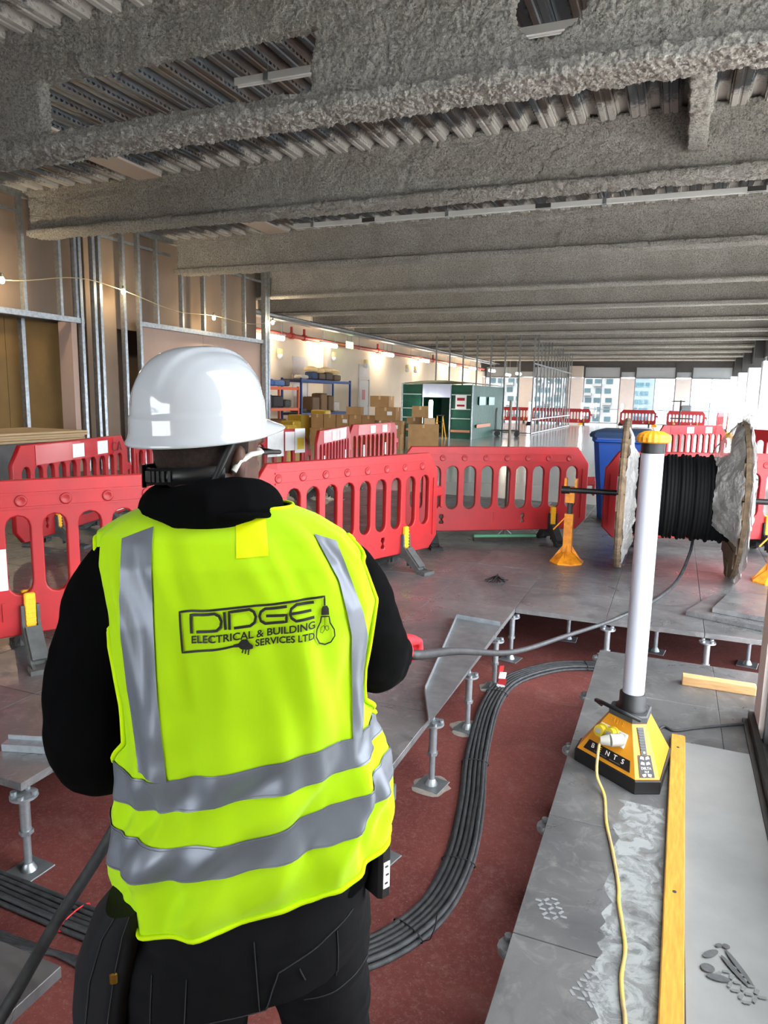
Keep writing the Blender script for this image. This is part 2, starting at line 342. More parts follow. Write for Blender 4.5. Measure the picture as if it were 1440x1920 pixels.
# ================================================================ ceiling: profiled steel deck on sprayed beams
BY0, BP = 8.85, 3.64
def deck_mat():
    m = bpy.data.materials.new('profiled_deck'); m.use_nodes = True; n = m.node_tree.nodes; l = m.node_tree.links; b = n['Principled BSDF']
    g = n.new('ShaderNodeNewGeometry'); sx = n.new('ShaderNodeSeparateXYZ'); l.new(g.outputs['Position'], sx.inputs[0])
    def math_(op, a, bb, clamp=False):
        k = n.new('ShaderNodeMath'); k.operation = op; k.use_clamp = clamp
        for i, v in enumerate((a, bb)):
            if isinstance(v, (int, float)): k.inputs[i].default_value = v
            else: l.new(v, k.inputs[i])
        return k.outputs[0]
    d = math_('PINGPONG', math_('SUBTRACT', sx.outputs['Y'], BY0), BP / 2)
    ns = n.new('ShaderNodeTexNoise'); ns.inputs['Scale'].default_value = 3.5; ns.inputs['Detail'].default_value = 9; ns.inputs['Roughness'].default_value = .75; l.new(g.outputs['Position'], ns.inputs[0])
    n2 = n.new('ShaderNodeTexNoise'); n2.inputs['Scale'].default_value = 26; n2.inputs['Detail'].default_value = 6; n2.inputs['Roughness'].default_value = .8; l.new(g.outputs['Position'], n2.inputs[0])
    e = math_('ADD', d, math_('MULTIPLY', math_('SUBTRACT', ns.outputs[0], .5), 1.3))
    e = math_('ADD', e, math_('MULTIPLY', math_('SUBTRACT', n2.outputs[0], .5), .9))
    mr = n.new('ShaderNodeMapRange'); mr.inputs[1].default_value = .66; mr.inputs[2].default_value = .42; l.new(e, mr.inputs[0])
    steel = n.new('ShaderNodeMix'); steel.data_type = 'RGBA'; steel.inputs[6].default_value = lin((98, 102, 106)) + (1,); steel.inputs[7].default_value = lin((98, 86, 78)) + (1,)
    n3 = n.new('ShaderNodeTexNoise'); n3.inputs['Scale'].default_value = 2.2; mp = n.new('ShaderNodeMapping'); mp.inputs['Scale'].default_value = (3, .3, 1); l.new(g.outputs['Position'], mp.inputs[0]); l.new(mp.outputs[0], n3.inputs[0])
    m3 = n.new('ShaderNodeMapRange'); m3.inputs[1].default_value = .45; m3.inputs[2].default_value = .6; l.new(n3.outputs[0], m3.inputs[0]); l.new(m3.outputs[0], steel.inputs[0])
    cx = n.new('ShaderNodeMix'); cx.data_type = 'RGBA'; l.new(mr.outputs[0], cx.inputs[0]); l.new(steel.outputs[2], cx.inputs[6]); cx.inputs[7].default_value = lin((190, 186, 178)) + (1,)
    l.new(cx.outputs[2], b.inputs['Base Color'])
    met = math_('SUBTRACT', .75, math_('MULTIPLY', mr.outputs[0], .75)); l.new(met, b.inputs['Metallic'])
    rg = n.new('ShaderNodeMapRange'); rg.inputs[3].default_value = .38; rg.inputs[4].default_value = .95; l.new(mr.outputs[0], rg.inputs[0]); l.new(rg.outputs[0], b.inputs['Roughness'])
    bp = n.new('ShaderNodeBump'); bp.inputs['Distance'].default_value = .02; bp.inputs['Strength'].default_value = .5; l.new(n2.outputs[0], bp.inputs['Height']); l.new(bp.outputs[0], b.inputs['Normal'])
    return m
M_DECK = deck_mat()
ceiling = struct('ceiling', MB().box((-5.2, 26.55, 4.85), (19, 46.3, 0.4)).box((-7.05, -3.3, 4.85), (15.3, 13.4, .4)), mat('concrete_soffit', (150, 148, 144), rough=.9), 'profiled steel deck ceiling carried by fire-sprayed beams')
def deck(y0, y1, x0=-13.5, x1=3.6, emboss=False):
    P, x = [], x0
    while x < x1:
        P += [(x, 4.60), (x + .085, 4.60), (x + .105, 4.545), (x + .115, 4.555), (x + .135, 4.49), (x + .185, 4.49), (x + .195, 4.503), (x + .215, 4.503), (x + .225, 4.49), (x + .275, 4.49), (x + .295, 4.555), (x + .305, 4.545), (x + .325, 4.60)]; x += .325
    mb = MB().grid([[(px, y0, pz) for px, pz in P], [(px, y1, pz) for px, pz in P]], smooth=False)
    if emboss:                                       # pressed chevrons on the rib sides
        x = x0 + .325 * int((-8 - x0) / .325)
        while x < x1:
            y = max(y0, 3.9)
            while y < y1 - .1:
                for sx_, dx in ((.118, .012), (.292, -.012)):
                    mb.box((x + sx_ + dx * .6, y, 4.522), (.008, .03, .045), ry=(.33 if dx > 0 else -.33), rx=.5)
                y += .07
            x += .325
    return mb.build('deck_sheet', M_DECK, ceiling)
deck(-10, 3.4, x1=.5); deck(3.4, 8.85, emboss=True); deck(8.85, 12.49); deck(12.49, 16.13); deck(16.13, 49.3)
def beam_mesh(y, zb, x0, x1, voxel, holes=None, amp=.02, name='beam'):
    mb = MB(); zt = 4.55
    outer = [(x0, zb + .04), (x1, zb + .04), (x1, zt), (x0, zt)]
    wm = curve_mesh('w', [outer] + (holes or []), .13, .02)
    mb.add([v.co + Vector((0, y, 0)) for v in wm.vertices], [tuple(p.vertices) for p in wm.polygons]); bpy.data.meshes.remove(wm)
    mb = MB().add(mb.v, mb.f)
    mb.box(((x0 + x1) / 2, y, zb + .045), (x1 - x0, .34, .09)); mb.box(((x0 + x1) / 2, y, zt - .05), (x1 - x0, .3, .12))
    for s in (-1, 1): mb.prism([(y + s * .05, zb + .08), (y + s * .13, zb + .08), (y + s * .05, zb + .14)], x0, x1, Matrix(((0, 1, 0, 0), (1, 0, 0, 0), (0, 0, 1, 0), (0, 0, 0, 1))))
    d = lambda p: (amp * (0.5 * nz(p, 5.5) + .4 * nz(p, 14) + .45 * nz(p, 34) + .6 * nz(p, 62)))
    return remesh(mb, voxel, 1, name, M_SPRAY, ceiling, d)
rect = [(-5.5, 3.69), (-2.72, 3.69), (-2.70, 4.17), (-5.48, 4.17)]
octa = [(-1.25, 4.06), (-1.22, 3.9), (-1.1, 3.79), (-.93, 3.77), (-.79, 3.84), (-.715, 3.97), (-.72, 4.12), (-.82, 4.24), (-1.0, 4.28), (-1.16, 4.22)]
beam_mesh(5.19, 3.52, -8.6, 3.1, .0125, [rect, octa], .036)
beam_mesh(BY0, 3.83, -9.72, 3.1, .02, None, .034)
beam_mesh(BY0 + BP, 3.83, -9.72, 3.1, .028, None, .03)
beam_mesh(BY0 + 2 * BP, 3.83, -11.5, 3.1, .05, None, .02)
for k in range(3, 12):
    y = BY0 + k * BP; x0, x1 = -12.4, 3.1
    prof = [(y - .05, 4.6), (y - .05, 3.97), (y - .17, 3.91), (y - .17, 3.83), (y + .17, 3.83), (y + .17, 3.91), (y + .05, 3.97), (y + .05, 4.6)]
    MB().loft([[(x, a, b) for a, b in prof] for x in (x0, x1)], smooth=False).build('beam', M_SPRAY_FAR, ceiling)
# secondary beam framing into the second beam
mb = MB().box((-.01, 6.98, 4.14), (.2, 3.5, .08)).box((-.01, 6.98, 4.35), (.09, 3.5, .45))
remesh(mb, .024, 1, 'beam', M_SPRAY, ceiling, lambda p: .03 * (.5 * nz(p, 5.5) + .6 * nz(p, 15) + .6 * nz(p, 34)))
# plain filler boards let into the deck
for y0, y1 in ((5.4, 8.7), (9.0, 12.3), (12.7, 15.9)):
    MB().box((-7.27, (y0 + y1) / 2, 4.475), (.44, y1 - y0, .03)).build('filler_board', mat('beige_filler', (188, 172, 158), rough=.9), ceiling)
M_TRUNK = mat('white_trunking', (206, 206, 202), rough=.45)
def trunking(y, z, x0, x1, lab, step=2.3):
    t = thing('lighting_trunking', lab, 'trunking', ((x0 + x1) / 2, y, z)); L = x1 - x0
    MB().box((0, 0, 0), (L, .07, .05)).box((0, -.03, -.03), (L, .012, .02)).box((0, .03, -.03), (L, .012, .02)).build('channel', M_TRUNK, t)
    x = -L / 2 + .35
    while x < L / 2:
        MB().cyl((x, 0, .02), (x, 0, 4.52 - z), .006, n=6).box((x, 0, -.005), (.05, .09, .075)).build('hanger', M_GALV, t); x += step
    x = -L / 2 + 1.35
    while x < L / 2 - .5:
        MB().box((x, 0, -.004), (.22, .076, .062)).build('joint_cover', M_DARK, t); x += 2.75
trunking(6.25, 4.38, -4.15, 3.0, 'short white lighting trunking seen through the openings of the nearest beam')
trunking(10.85, 4.2, -6.1, 3.0, 'long white lighting trunking running between the second and third beams')

# ================================================================ left stud partition
wg = sroot('window_19', None, (-3.4, -9.1, 0))
for k in range(7): MB().box((-3.9 + 1.3 * k, 0, 1.8), (.06, .1, 3.6)).build('mullion', M_FRAME, wg)
for k in range(6): MB().box((-3.25 + 1.3 * k, 0, 1.8), (1.22, .012, 3.55)).build('pane', M_GLASS, wg)
wl = sroot('wall_left', 'unfinished stud partition with galvanised studs and bare boards')
XW = -9.75
def part_box(name, m, c, d, parent=wl): return MB().box(c, d).build(name, m, parent)
def stud(x, y, z0, z1, w=.05, dpt=.09, name='stud', m=M_GALV):
    h = z1 - z0; zc = (z0 + z1) / 2
    MB().box((x, y, zc), (.004, w, h)).box((x - dpt / 2, y - w / 2, zc), (dpt, .004, h)).box((x - dpt / 2, y + w / 2, zc), (dpt, .004, h)).box((x - dpt, y - w / 4, zc), (.004, w / 2, h)).build(name, m, wl)
part_box('plasterboard', M_BOARD, (XW - .35, 8.1, 3.6), (.03, 5.0, 1.95))
part_box('plasterboard', M_BOARD, (XW - .28, 10.55, 2.2), (.03, .75, 4.6))
part_box('plasterboard', M_BOARD, (XW - .35, 13.45, 3.6), (.03, 5.0, 1.95))
part_box('plasterboard', M_BOARD_PINK, (XW - .12, 12.4, 1.35), (.03, 2.0, 2.7))
part_box('plasterboard', M_BOARD_PINK, (XW - .121, 14.62, 1.35), (.03, 2.42, 2.7))
for k in range(6): part_box('ochre_board', M_BOARD_OCHRE, (XW - .75, 4.6 + 1.21 * k, 1.3), (.03, 1.2, 2.64))
part_box('plasterboard', M_BOARD_PINK, (XW - .2, 9.66, 1.3), (.3, .12, 2.62))
for y in (8.35, 9.05, 7.6, 6.9): stud(XW - .55, y, 0, 2.62, .07)
for y in (7.9, 8.65, 9.38, 9.72, 11.3, 11.82, 12.6, 13.35, 14.12, 14.95): stud(XW, y, 2.66 if y < 10 else 2.74, 4.5)
for y in (10.12, 10.26, 10.86, 11.28, 9.8): stud(XW + .02, y, 0, 4.5, .06)
stud(XW + .05, 15.82, 0, 4.5, .11, .12); stud(XW + .06, 15.93, 0, 4.5, .08, .12)
MB().box((XW - .04, 7.8, 2.64), (.1, 4.1, .09)).build('track', M_GALV, wl)
MB().box((XW - .04, 13.55, 2.74), (.1, 4.6, .09)).build('track', M_GALV, wl)
for y0, y1 in ((4.5, 8.68), (9.02, 12.32), (12.66, 15.96)): MB().box((XW - .04, (y0 + y1) / 2, 4.46), (.12, y1 - y0, .09)).box((XW - .08, (y0 + y1) / 2, 4.2), (.03, y1 - y0, .05)).build('track', M_GALV, wl)
part_box('backing_wall', M_BOARD, (XW - 1.0, 3.0, 2.2), (.06, 26, 4.7))

# ================================================================ long white wall further back, with its doors
wb = struct('wall_back_left', MB().box((-12.6, 32.2, 1.65), (.2, 32.6, 3.3)).box((-12.9, 32.2, 3.9), (.4, 32.6, 1.4)), M_WHITE_WALL, 'long white plastered wall beyond the shelving')
MB().box((-11.6, 16.0, 2.2), (2.2, .1, 4.6)).build('return_panel', M_BOARD, wb)
M_DOOR = mat('pale_door', (214, 208, 202), rough=.6)
for k, (y, lab) in enumerate(((22.6, 'closed pale door in the white wall behind the blue shelving'), (28.2, 'closed pale door in the white wall with a pink notice'))):
    d = sroot('door_%d' % (k + 1), lab, (-12.5, y, 0))
    MB().box((.02, 0, 1.05), (.04, .95, 2.1)).build('leaf', M_DOOR, d)
    MB().box((.02, -.53, 1.09), (.08, .08, 2.18)).box((.02, .53, 1.09), (.08, .08, 2.18)).box((.02, 0, 2.18), (.08, 1.14, .08)).build('door_frame', M_PIER, d)
    MB().cyl((.04, .38, 1.02), (.1, .38, 1.02), .012).cyl((.1, .38, 1.02), (.1, .26, 1.02), .011).build('handle', M_GALV, d)
    MB().box((.02, 0, 2.5), (.05, 1.1, .55)).build('overpanel', M_PIER, d)
    if k: MB().box((.045, -.05, 1.5), (.006, .3, .42)).build('notice', mat('pink_notice', (232, 150, 150), rough=.8), d)
MB().box((-12.45, 24.6, 1.65), (.25, .35, 3.3)).build('boxed_riser', mat('grey_riser', (168, 162, 156), rough=.8), wb)
M_PIPE = mat('pink_red_pipe', (196, 92, 78), rough=.5, var=.15)
def run_pipe(name, x, z, r, m, lab, cat, y0=16.5, y1=48):
    t = thing(name, lab, cat, (x, y0, z)); MB().cyl((0, 0, 0), (0, y1 - y0, 0), r, n=12).build('pipe', m, t)
    y = 1.5
    while y < y1 - y0:
        MB().cyl((0, y, 0), (0, y, 4.5 - z), .008, n=6).cyl((0, y - .02, 0), (0, y + .02, 0), r + .012, n=12).build('hanger', M_GALV, t); y += 3.1
    return t
p = run_pipe('sprinkler_pipe', -12.32, 3.42, .075, M_PIPE, 'pink-red sprinkler main along the top of the white wall', 'pipe')
for y in (5.2, 6.1, 12.8, 20.5): MB().cyl((0, y - .09, 0), (0, y + .09, 0), .105, n=14).cyl((0, y, 0), (0, y, .3), .045, n=10).build('coupling', mat('red_coupling', (188, 40, 34), rough=.45), p)
run_pipe('cable_conduit', -11.25, 3.78, .04, M_GALV_DULL, 'thin grey conduit hung above the sprinkler main', 'conduit')
t = thing('cable_tray', 'grey cable tray hung under the beams along the white wall', 'cable tray', (-11.62, 16.5, 3.72)); MB().box((0, 16, 0), (.3, 31, .012)).box((-.15, 16, .03), (.012, 31, .07)).box((.15, 16, .03), (.012, 31, .07)).build('tray', M_GALV_DULL, t)
for y in range(1, 31, 3): MB().cyl((-.15, y, 0), (-.15, y, .84), .008, n=6).cyl((.15, y, 0), (.15, y, .84), .008, n=6).build('hanger_rods', M_GALV, t)
M_LFIT = mat('light_fitting_body', (200, 198, 192), rough=.5)
lts = [(-12.0, 20.0, 3.24), (-12.0, 23.9, 3.27), (-12.0, 29.7, 3.28), (-12.0, 34.7, 3.28), (-12.0, 39.5, 3.29), (-12.0, 44.0, 3.3), (-10.4, 42.5, 3.1), (-9.2, 44.5, 3.0), (-10.3, 46.5, 3.0)]
for k, (x, y, z) in enumerate(lts):
    nth = ['first', 'second', 'third', 'fourth', 'fifth', 'sixth'][k] if k < 6 else ''
    lab = ('lit white tube light under the services, %s from the stud partition' % nth) if k < 6 else 'small lit tube light hanging off the far end of the white wall, %s' % ['leftmost of three', 'rightmost of three', 'middle of three'][k - 6]
    t = thing('tube_light', lab, 'light', (x, y, z), group='tube lights along the white wall'); L = .62
    MB().tube([(0, -L, 0), (0, -L + .04, 0), (0, L - .04, 0), (0, L, 0)], [.035, .075, .075, .035], n=12).build('tube', M_TUBE, t)
    MB().box((0, 0, .085), (.12, 1.3, .05)).cyl((0, -.5, .1), (0, -.5, 4.489 - z), .008, n=6).cyl((0, .5, .1), (0, .5, 4.489 - z), .008, n=6).build('housing', M_LFIT, t)
t = thing('exit_sign', 'small lit green exit sign between the second and third tube lights', 'exit sign', (-12.0, 25.7, 3.4)); MB().rbox((0, 0, 0), (.04, .62, .26), .01).build('sign_box', mat('exit_sign_green', (190, 232, 150), emit=2.0), t); MB().box((.024, 0, 0), (.004, .03, .2)).box((.024, -.16, .0), (.004, .09, .16)).box((.024, .16, 0), (.004, .14, .06)).build('pictogram', mat('exit_sign_white', (250, 255, 245), emit=3.0), t); MB().cyl((0, -.2, .13), (0, -.2, 1.1), .008, n=6).cyl((0, .2, .13), (0, .2, 1.1), .008, n=6).build('hanger', M_GALV, t)
M_LBOX = mat('yellow_white_label', (236, 214, 150), rough=.6)
for k, (y, z, x) in enumerate(((20.9, 2.86, -12.3), (24.9, 3.0, -12.3), (28.0, 2.88, -12.3), (33.0, 2.9, -12.3), (34.2, 2.9, -12.3))):
    t = thing('beacon', 'small pale alarm beacon under the sprinkler main, %s from the stud partition' % ['first', 'second', 'third', 'fourth', 'fifth'][k], 'beacon', (x, y, z), group='alarm beacons under the main'); MB().rbox((0, 0, 0), (.12, .22, .18), .02).build('base', M_LBOX, t); MB().lathe([(.09, -.09), (.1, -.16), (.07, -.24), (0, -.26)], n=12).build('lens', M_PAPER, t)
t = thing('safety_sign', 'small green square safety sign on the white wall', 'sign', (-12.48, 33.2, 1.98)); MB().box((0, 0, 0), (.02, .36, .3)).build('plate', mat('pale_sign', (206, 220, 196), rough=.6), t); MB().box((.012, 0, 0), (.004, .24, .2)).build('symbol', mat('sign_green', (90, 150, 90), rough=.6), t)

# festoon lights on the partition
fest = thing('festoon_cable', 'thin sagging festoon cable strung along the stud partition', 'cable', (XW + .12, 8, 3.1))
pts = [(0, -1.5, .1), (0, .1, -.03), (0, 1.6, .23), (0, 2.69, .18), (0, 4.2, -.02), (.0, 5.48, .03), (0, 7, .0), (.1, 7.95, .16)]
MB().tube(smooth_path(pts, 6), .008, n=5).build('wire', mat('pale_flex', (196, 180, 140), rough=.6), fest)
for y, z, lab in ((8.11, 3.07, 'bare warm bulb on the stud partition at the picture edge'), (10.69, 3.26, 'bare warm bulb on the full-height board of the stud partition'), (13.48, 3.09, 'bare warm bulb between the studs above the pink board'), (15.97, 3.24, 'bare warm bulb at the end post of the stud partition')):
    b = thing('festoon_bulb', lab, 'bulb', (XW + .14, y, z), group='festoon bulbs on the partition')
    MB().lathe([(.004, -.06), (.028, -.05), (.038, -.02), (.034, .015), (.016, .045)], n=14).build('bulb', M_BULB, b); MB().cyl((0, 0, .04), (0, 0, .1), .02, n=10).build('socket', M_BLACK, b)
    lp = bpy.data.lights.new('bulb_light', 'POINT'); lp.energy = 22; lp.color = (1, .82, .55); lp.shadow_soft_size = .04
    lo = bpy.data.objects.new('bulb_light', lp); COL.objects.link(lo); lo.parent = b; lo.location = (.09, 0, -.03)

# ================================================================ far window wall
wf = struct('wall_far', MB().box((-4.7, 48.75, 3.95), (16, .3, 1.3)), M_DARK, 'far end wall with tall windows between pale piers')
wx = [(-12.3, -10.05), (-9.0, -6.75), (-5.7, -3.45), (-2.54, -.15), (.78, 3.07)]
for k, (a, b) in enumerate(wx):
    w = sroot('window_%d' % (k + 1), None, ((a + b) / 2, 48.6, 0)); h = (b - a) / 2
    MB().box((-h, 0, 1.45), (.07, .12, 2.9)).box((h, 0, 1.45), (.07, .12, 2.9)).box((0, 0, 2.93), (2 * h + .07, .12, .08)).box((0, 0, .03), (2 * h, .12, .06)).build('window_frame', M_FRAME, w)
    MB().box((0, 0, 1.45), (.05, .08, 2.9)).build('mullion', M_FRAME, w); MB().cyl((-h, -.12, .92), (h, -.12, .92), .025, n=8).build('guard_rail', M_GALV_DULL, w)
    for s in (-1, 1): MB().box((s * h / 2, .02, 1.47), (h - .06, .012, 2.8)).build('pane', M_GLASS, w)
    MB().box((0, .02, 3.28), (2 * h, .08, .62)).build('spandrel_panel', mat('grey_spandrel', (150, 154, 156), rough=.6), w)
    MB().box((-h, -.02, 3.28), (.1, .14, .66)).box((h, -.02, 3.28), (.1, .14, .66)).build('spandrel_post', M_DARK, w)
xs = [-12.6] + [v for ab in wx for v in ab] + [3.6]
for k in range(0, len(xs), 2):
    a, b = xs[k], xs[k + 1]
    MB().box(((a + b) / 2, 48.6, 1.45), (b - a - .06, .34, 2.9)).build('pier', M_PIER, wf); MB().box(((a + b) / 2, 48.66, 3.28), (b - a, .1, .62)).build('spandrel_panel', MATS['grey_spandrel'], wf)
MB().box((-6.2, 48.2, 3.3), (.9, .5, .7)).build('ceiling_stub', mat('grey_stub', (170, 160, 150), rough=.8), wf)

# right-hand window wall: white column casings with glazing between
wr = sroot('wall_right', 'row of tall white column casings along the right-hand windows')
for k in range(8):
    y = 43.6 - 5.2 * k
    MB().box((2.98, y, 1.45), (.66, .52, 2.9)).build('column_casing', M_WHITE, wr); MB().box((3.0, y, 3.45), (.4, .36, 1.1)).build('bare_column', M_DARK, wr)
    w = sroot('window_%d' % (6 + k), None, (3.35, y + 2.6, 0))
    MB().box((0, -2.3, 1.6), (.1, .07, 3.2)).box((0, 2.3, 1.6), (.1, .07, 3.2)).box((0, 0, 3.2), (.1, 4.6, .08)).box((0, 0, .04), (.1, 4.6, .08)).box((0, 0, 1.6), (.08, .05, 3.2)).build('window_frame', M_FRAME, w)
    for s in (-1, 1): MB().box((0.02, s * 1.15, 1.6), (.012, 2.2, 3.1)).build('pane', M_GLASS, w)
MB().box((3.3, 26.4, 3.95), (.3, 45.9, 1.3)).build('header', M_DARK, wr)
wbk = struct('wall_back', MB().box((-10.2, -9.1, 2.2), (6, .2, 4.8)).box((-3.4, -9.1, 4.1), (7.8, .2, 1.0)).box((.52, -4.0, 2.2), (.2, 10.2, 4.8)), M_WHITE_WALL)
MB().box((-13.2, 4, 2.2), (.2, 26, 4.8)).build('side_wall', M_WHITE_WALL, wbk)
# near corner of the window bay at the right edge of the picture
wn = sroot('window_17', 'white window corner at the right edge with a black base gasket', (.44, 3.46, 0))
MB().box((.06, -.09, 1.9), (.12, .18, 3.8)).build('jamb', M_PIER, wn)
MB().box((.045, -.2, 1.9), (.05, .05, 3.8)).build('window_frame', M_FRAME, wn)
MB().box((.07, -1.3, .12), (.04, 2.3, .24)).build('sill_panel', M_WHITE, wn)
for k in range(2): MB().box((.06, -.82 - 1.25 * k, 2.1), (.012, 1.2, 3.7)).build('pane', M_GLASS, wn); MB().box((.06, -1.45 - 1.25 * k, 2.0), (.07, .05, 4.0)).build('mullion', M_FRAME, wn)
MB().box((.08, -1.3, 4.2), (.1, 2.3, .7)).build('head_panel', M_WHITE, wn)
wq = sroot('window_18', None, (1.95, 3.5, 0)); MB().box((0, 0, 2), (.06, .08, 4)).box((0, 0, 4.2), (2.8, .1, .8)).box((0, 0, .05), (2.8, .1, .1)).build('window_frame', M_FRAME, wq)
for s in (-1, 1): MB().box((s * .66, 0, 2), (1.26, .012, 3.8)).build('pane', M_GLASS, wq)
MB().box((-.012, -.9, .02), (.024, 1.8, .05)).build('gasket', M_BLACK, wn)
MB().box((-.03, -.95, .004), (.03, 1.9, .01)).build('edge_trim', M_DARK, wn)

# ================================================================ open stud frame in the distance
wp = sroot('wall_partition', 'open frame of galvanised studs standing in the far floor')
for k in range(14): MB().box((-5.5, 29.6 + .86 * k, 2.1), (.05, .06, 4.2)).build('stud', M_GALV_DULL, wp)
for k in range(1, 8): MB().box((-5.5 - .6 * k, 29.6, 2.1), (.06, .05, 4.2)).build('stud', M_GALV_DULL, wp)
for z in (.05, .62, 2.9): MB().box((-5.5, 35.3, z), (.06, 11.4, .05)).build('track', M_GALV_DULL, wp); MB().box((-7.6, 29.6, z), (4.2, .06, .05)).build('track', M_GALV_DULL, wp) if z < .3 else None

# ================================================================ outside
bounce_deck = struct('terrace', MB().box((9.5, 19, -.4), (12, 62, .1)).box((2.05, -3.4, -.4), (2.9, 13.4, .1)).box((-3, -14.5, -.4), (24, 10.5, .1)), mat('pale_terrace_paving', (214, 212, 206), rough=.9))  # added pale deck, out of view, bouncing sky light up to the ceiling
MB().box((-4.6, 53.2, -.4), (40, 9, .1)).build('paving', MATS['pale_terrace_paving'], bounce_deck)
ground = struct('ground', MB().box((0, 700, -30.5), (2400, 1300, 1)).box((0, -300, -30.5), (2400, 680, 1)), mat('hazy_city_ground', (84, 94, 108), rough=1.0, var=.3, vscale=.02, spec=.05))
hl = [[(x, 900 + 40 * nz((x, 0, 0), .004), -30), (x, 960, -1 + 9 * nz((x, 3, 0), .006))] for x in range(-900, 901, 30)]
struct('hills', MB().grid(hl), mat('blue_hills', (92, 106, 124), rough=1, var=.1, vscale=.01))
M_BLDW = mat('pale_render', (118, 118, 116), rough=.8); M_BLDG = mat('teal_glazing', (40, 58, 60), rough=.3, objvar=.3, spec=.2); M_BLDB = mat('beige_balcony', (100, 97, 92), rough=.8)
def block(name, lab, x0, x1, y, z0, z1, bay, storey, wm, pm, glass_frac, balcony):
    t = thing(name, lab, 'building', ((x0 + x1) / 2, y, z0)); w = x1 - x0
    MB().box((0, 8, (z1 - z0) / 2), (w, 16, z1 - z0)).build('facade', wm, t)
    pane = MB().box((0, -.1, 0), (bay * glass_frac, .3, storey * .52)).mesh('window', pm); bal = MB().box((0, -.9, 0), (bay * .85, 1.6, .9)).mesh('balcony', M_BLDB)
    nb = int(w / bay); ns = int((z1 - z0) / storey)
    for j in range(ns):
        zc = storey * (j + .5)
        if not (-14 < zc + z0 < 22): continue
        for i in range(nb):
            xx = -w / 2 + bay * (i + .5)
            put('window', pane, t, (xx + (bay * .12 if (i + j) % 2 else -.05), 0, zc + .2))
            if balcony and (i + 2 * j) % 3 == 0: put('balcony', bal, t, (xx, 0, zc - storey * .32))
    return t
block('apartment_block', 'white apartment block with balconies seen through the far windows', -66, -16.9, 250, -31, 45, 3.3, 3.1, M_BLDW, M_BLDG, .62, True)
block('glass_tower', 'pale blue glass tower seen through the middle far window', -16.4, -8.6, 310, -31, 70, 1.95, 3.4, mat('pale_tower', (100, 112, 114), rough=.5), mat('tower_glass', (56, 84, 92), rough=.3, objvar=.2, spec=.2), .8, False)

# ================================================================ red plastic barriers
def slot_poly(xc, w, z0, z1, n=7):
    r = w / 2; P = []
    for k in range(n): a = PI + PI * k / (n - 1); P.append((xc + r * math.cos(a), z0 + r + r * math.sin(a)))
    for k in range(n): a = PI * k / (n - 1); P.append((xc + r * math.cos(a), z1 - r + r * math.sin(a)))
    return P
def circ(xc, zc, r, n=12): return [(xc + r * math.cos(2 * PI * k / n), zc + r * math.sin(2 * PI * k / n)) for k in range(n)]
outl = [(-.88, .14), (.88, .14), (.98, .24), (.98, .80), (.86, .96), (-.86, .96), (-.98, .80), (-.98, .24)]
slots = [slot_poly(-.81 + .18 * k, .134, .345, .785) for k in range(10)]
keys = []
for xc in (-.55, .3): keys.append([(xc - .022, .2), (xc + .022, .2), (xc + .03, .225), (xc + .014, .25), (xc + .03, .275), (xc + .02, .305), (xc - .02, .305), (xc - .03, .275), (xc - .014, .25), (xc - .03, .225)])
PANEL = curve_mesh('panel', [outl] + slots + keys, .045, .007, M_RED)
rl = MB()
for z in (.895, .82): rl.box((0, -.024, z), (1.6, .012, .012)); rl.box((0, .024, z), (1.6, .012, .012))
for s in (-1, 1):
    for k in range(3): rl.box((-.62 + .62 * k, s * .022, .27), (.02, .014, .1))
    rl.box((s * .93, -.022, .5), (.02, .016, .5)); rl.box((s * .93, .022, .5), (.02, .016, .5))
RAIL = rl.mesh('rib', M_RED)
DIMP = MB().lathe([(.03, .002), (.031, -.004), (.024, -.006), (.016, -.002), (.001, -.001)], n=14, axis='Y').mesh('dimple', M_REDDK)
HOOK = MB().rbox((1.02, 0, .62), (.11, .03, .09), .008).rbox((1.07, 0, .55), (.03, .03, .16), .008).mesh('hook', M_RED)
fb = [(-.30, 0), (-.30, .02), (-.23, .035), (-.055, .2), (-.05, .3), (.05, .3), (.055, .2), (.23, .035), (.30, .02), (.30, 0), (.2, 0), (.06, .1), (-.06, .1), (-.2, 0)]
rot = Matrix(((0, 1, 0, 0), (1, 0, 0, 0), (0, 0, 1, 0), (0, 0, 0, 1)))
fm = MB().prism(fb, -.045, -.03, rot).prism(fb, .03, .045, rot)
for k in range(9): fm.box((0, (-1) ** k * (.07 + .02 * k), .09 - .008 * k), (.08, .008, .09 - .006 * k))
fm.box((0, -.26, .012), (.12, .09, .024)).box((0, .26, .012), (.12, .09, .024)).box((0, -.15, .118), (.07, .2, .02), rx=.76).box((0, .15, .118), (.07, .2, .02), rx=-.76)
FOOT = {True: fm.mesh('foot', M_FOOT), False: None}; FOOT[False] = FOOT[True].copy(); FOOT[False].materials.clear(); FOOT[False].materials.append(M_FOOTBLK)
cm = MB().rbox((0, -.037, .27), (.055, .03, .19), .006).rbox((0, .037, .27), (.055, .03, .19), .006)
for k in range(6):
    for s in (-1, 1): cm.box((0, s * .053, .2 + .026 * k), (.05, .006, .008))
CLIP = cm.mesh('clip', M_YEL)
STICK = MB().box((0, -.0265, .865), (.2, .004, .13)).box((0, .0265, .865), (.2, .004, .13)).mesh('reflector', M_REFL)
BAR = MB().box((0, -.026, .5), (.05, .004, .22)).box((0, .026, .5), (.05, .004, .22)).mesh('reflector', M_REFL)
GLOSS = MB().box((0, -.0255, .868), (1.35, .003, .17)).box((0, .0255, .868), (1.35, .003, .17)).mesh('gloss_strip', mat('glossy_red_film', (172, 12, 20), rough=.12))
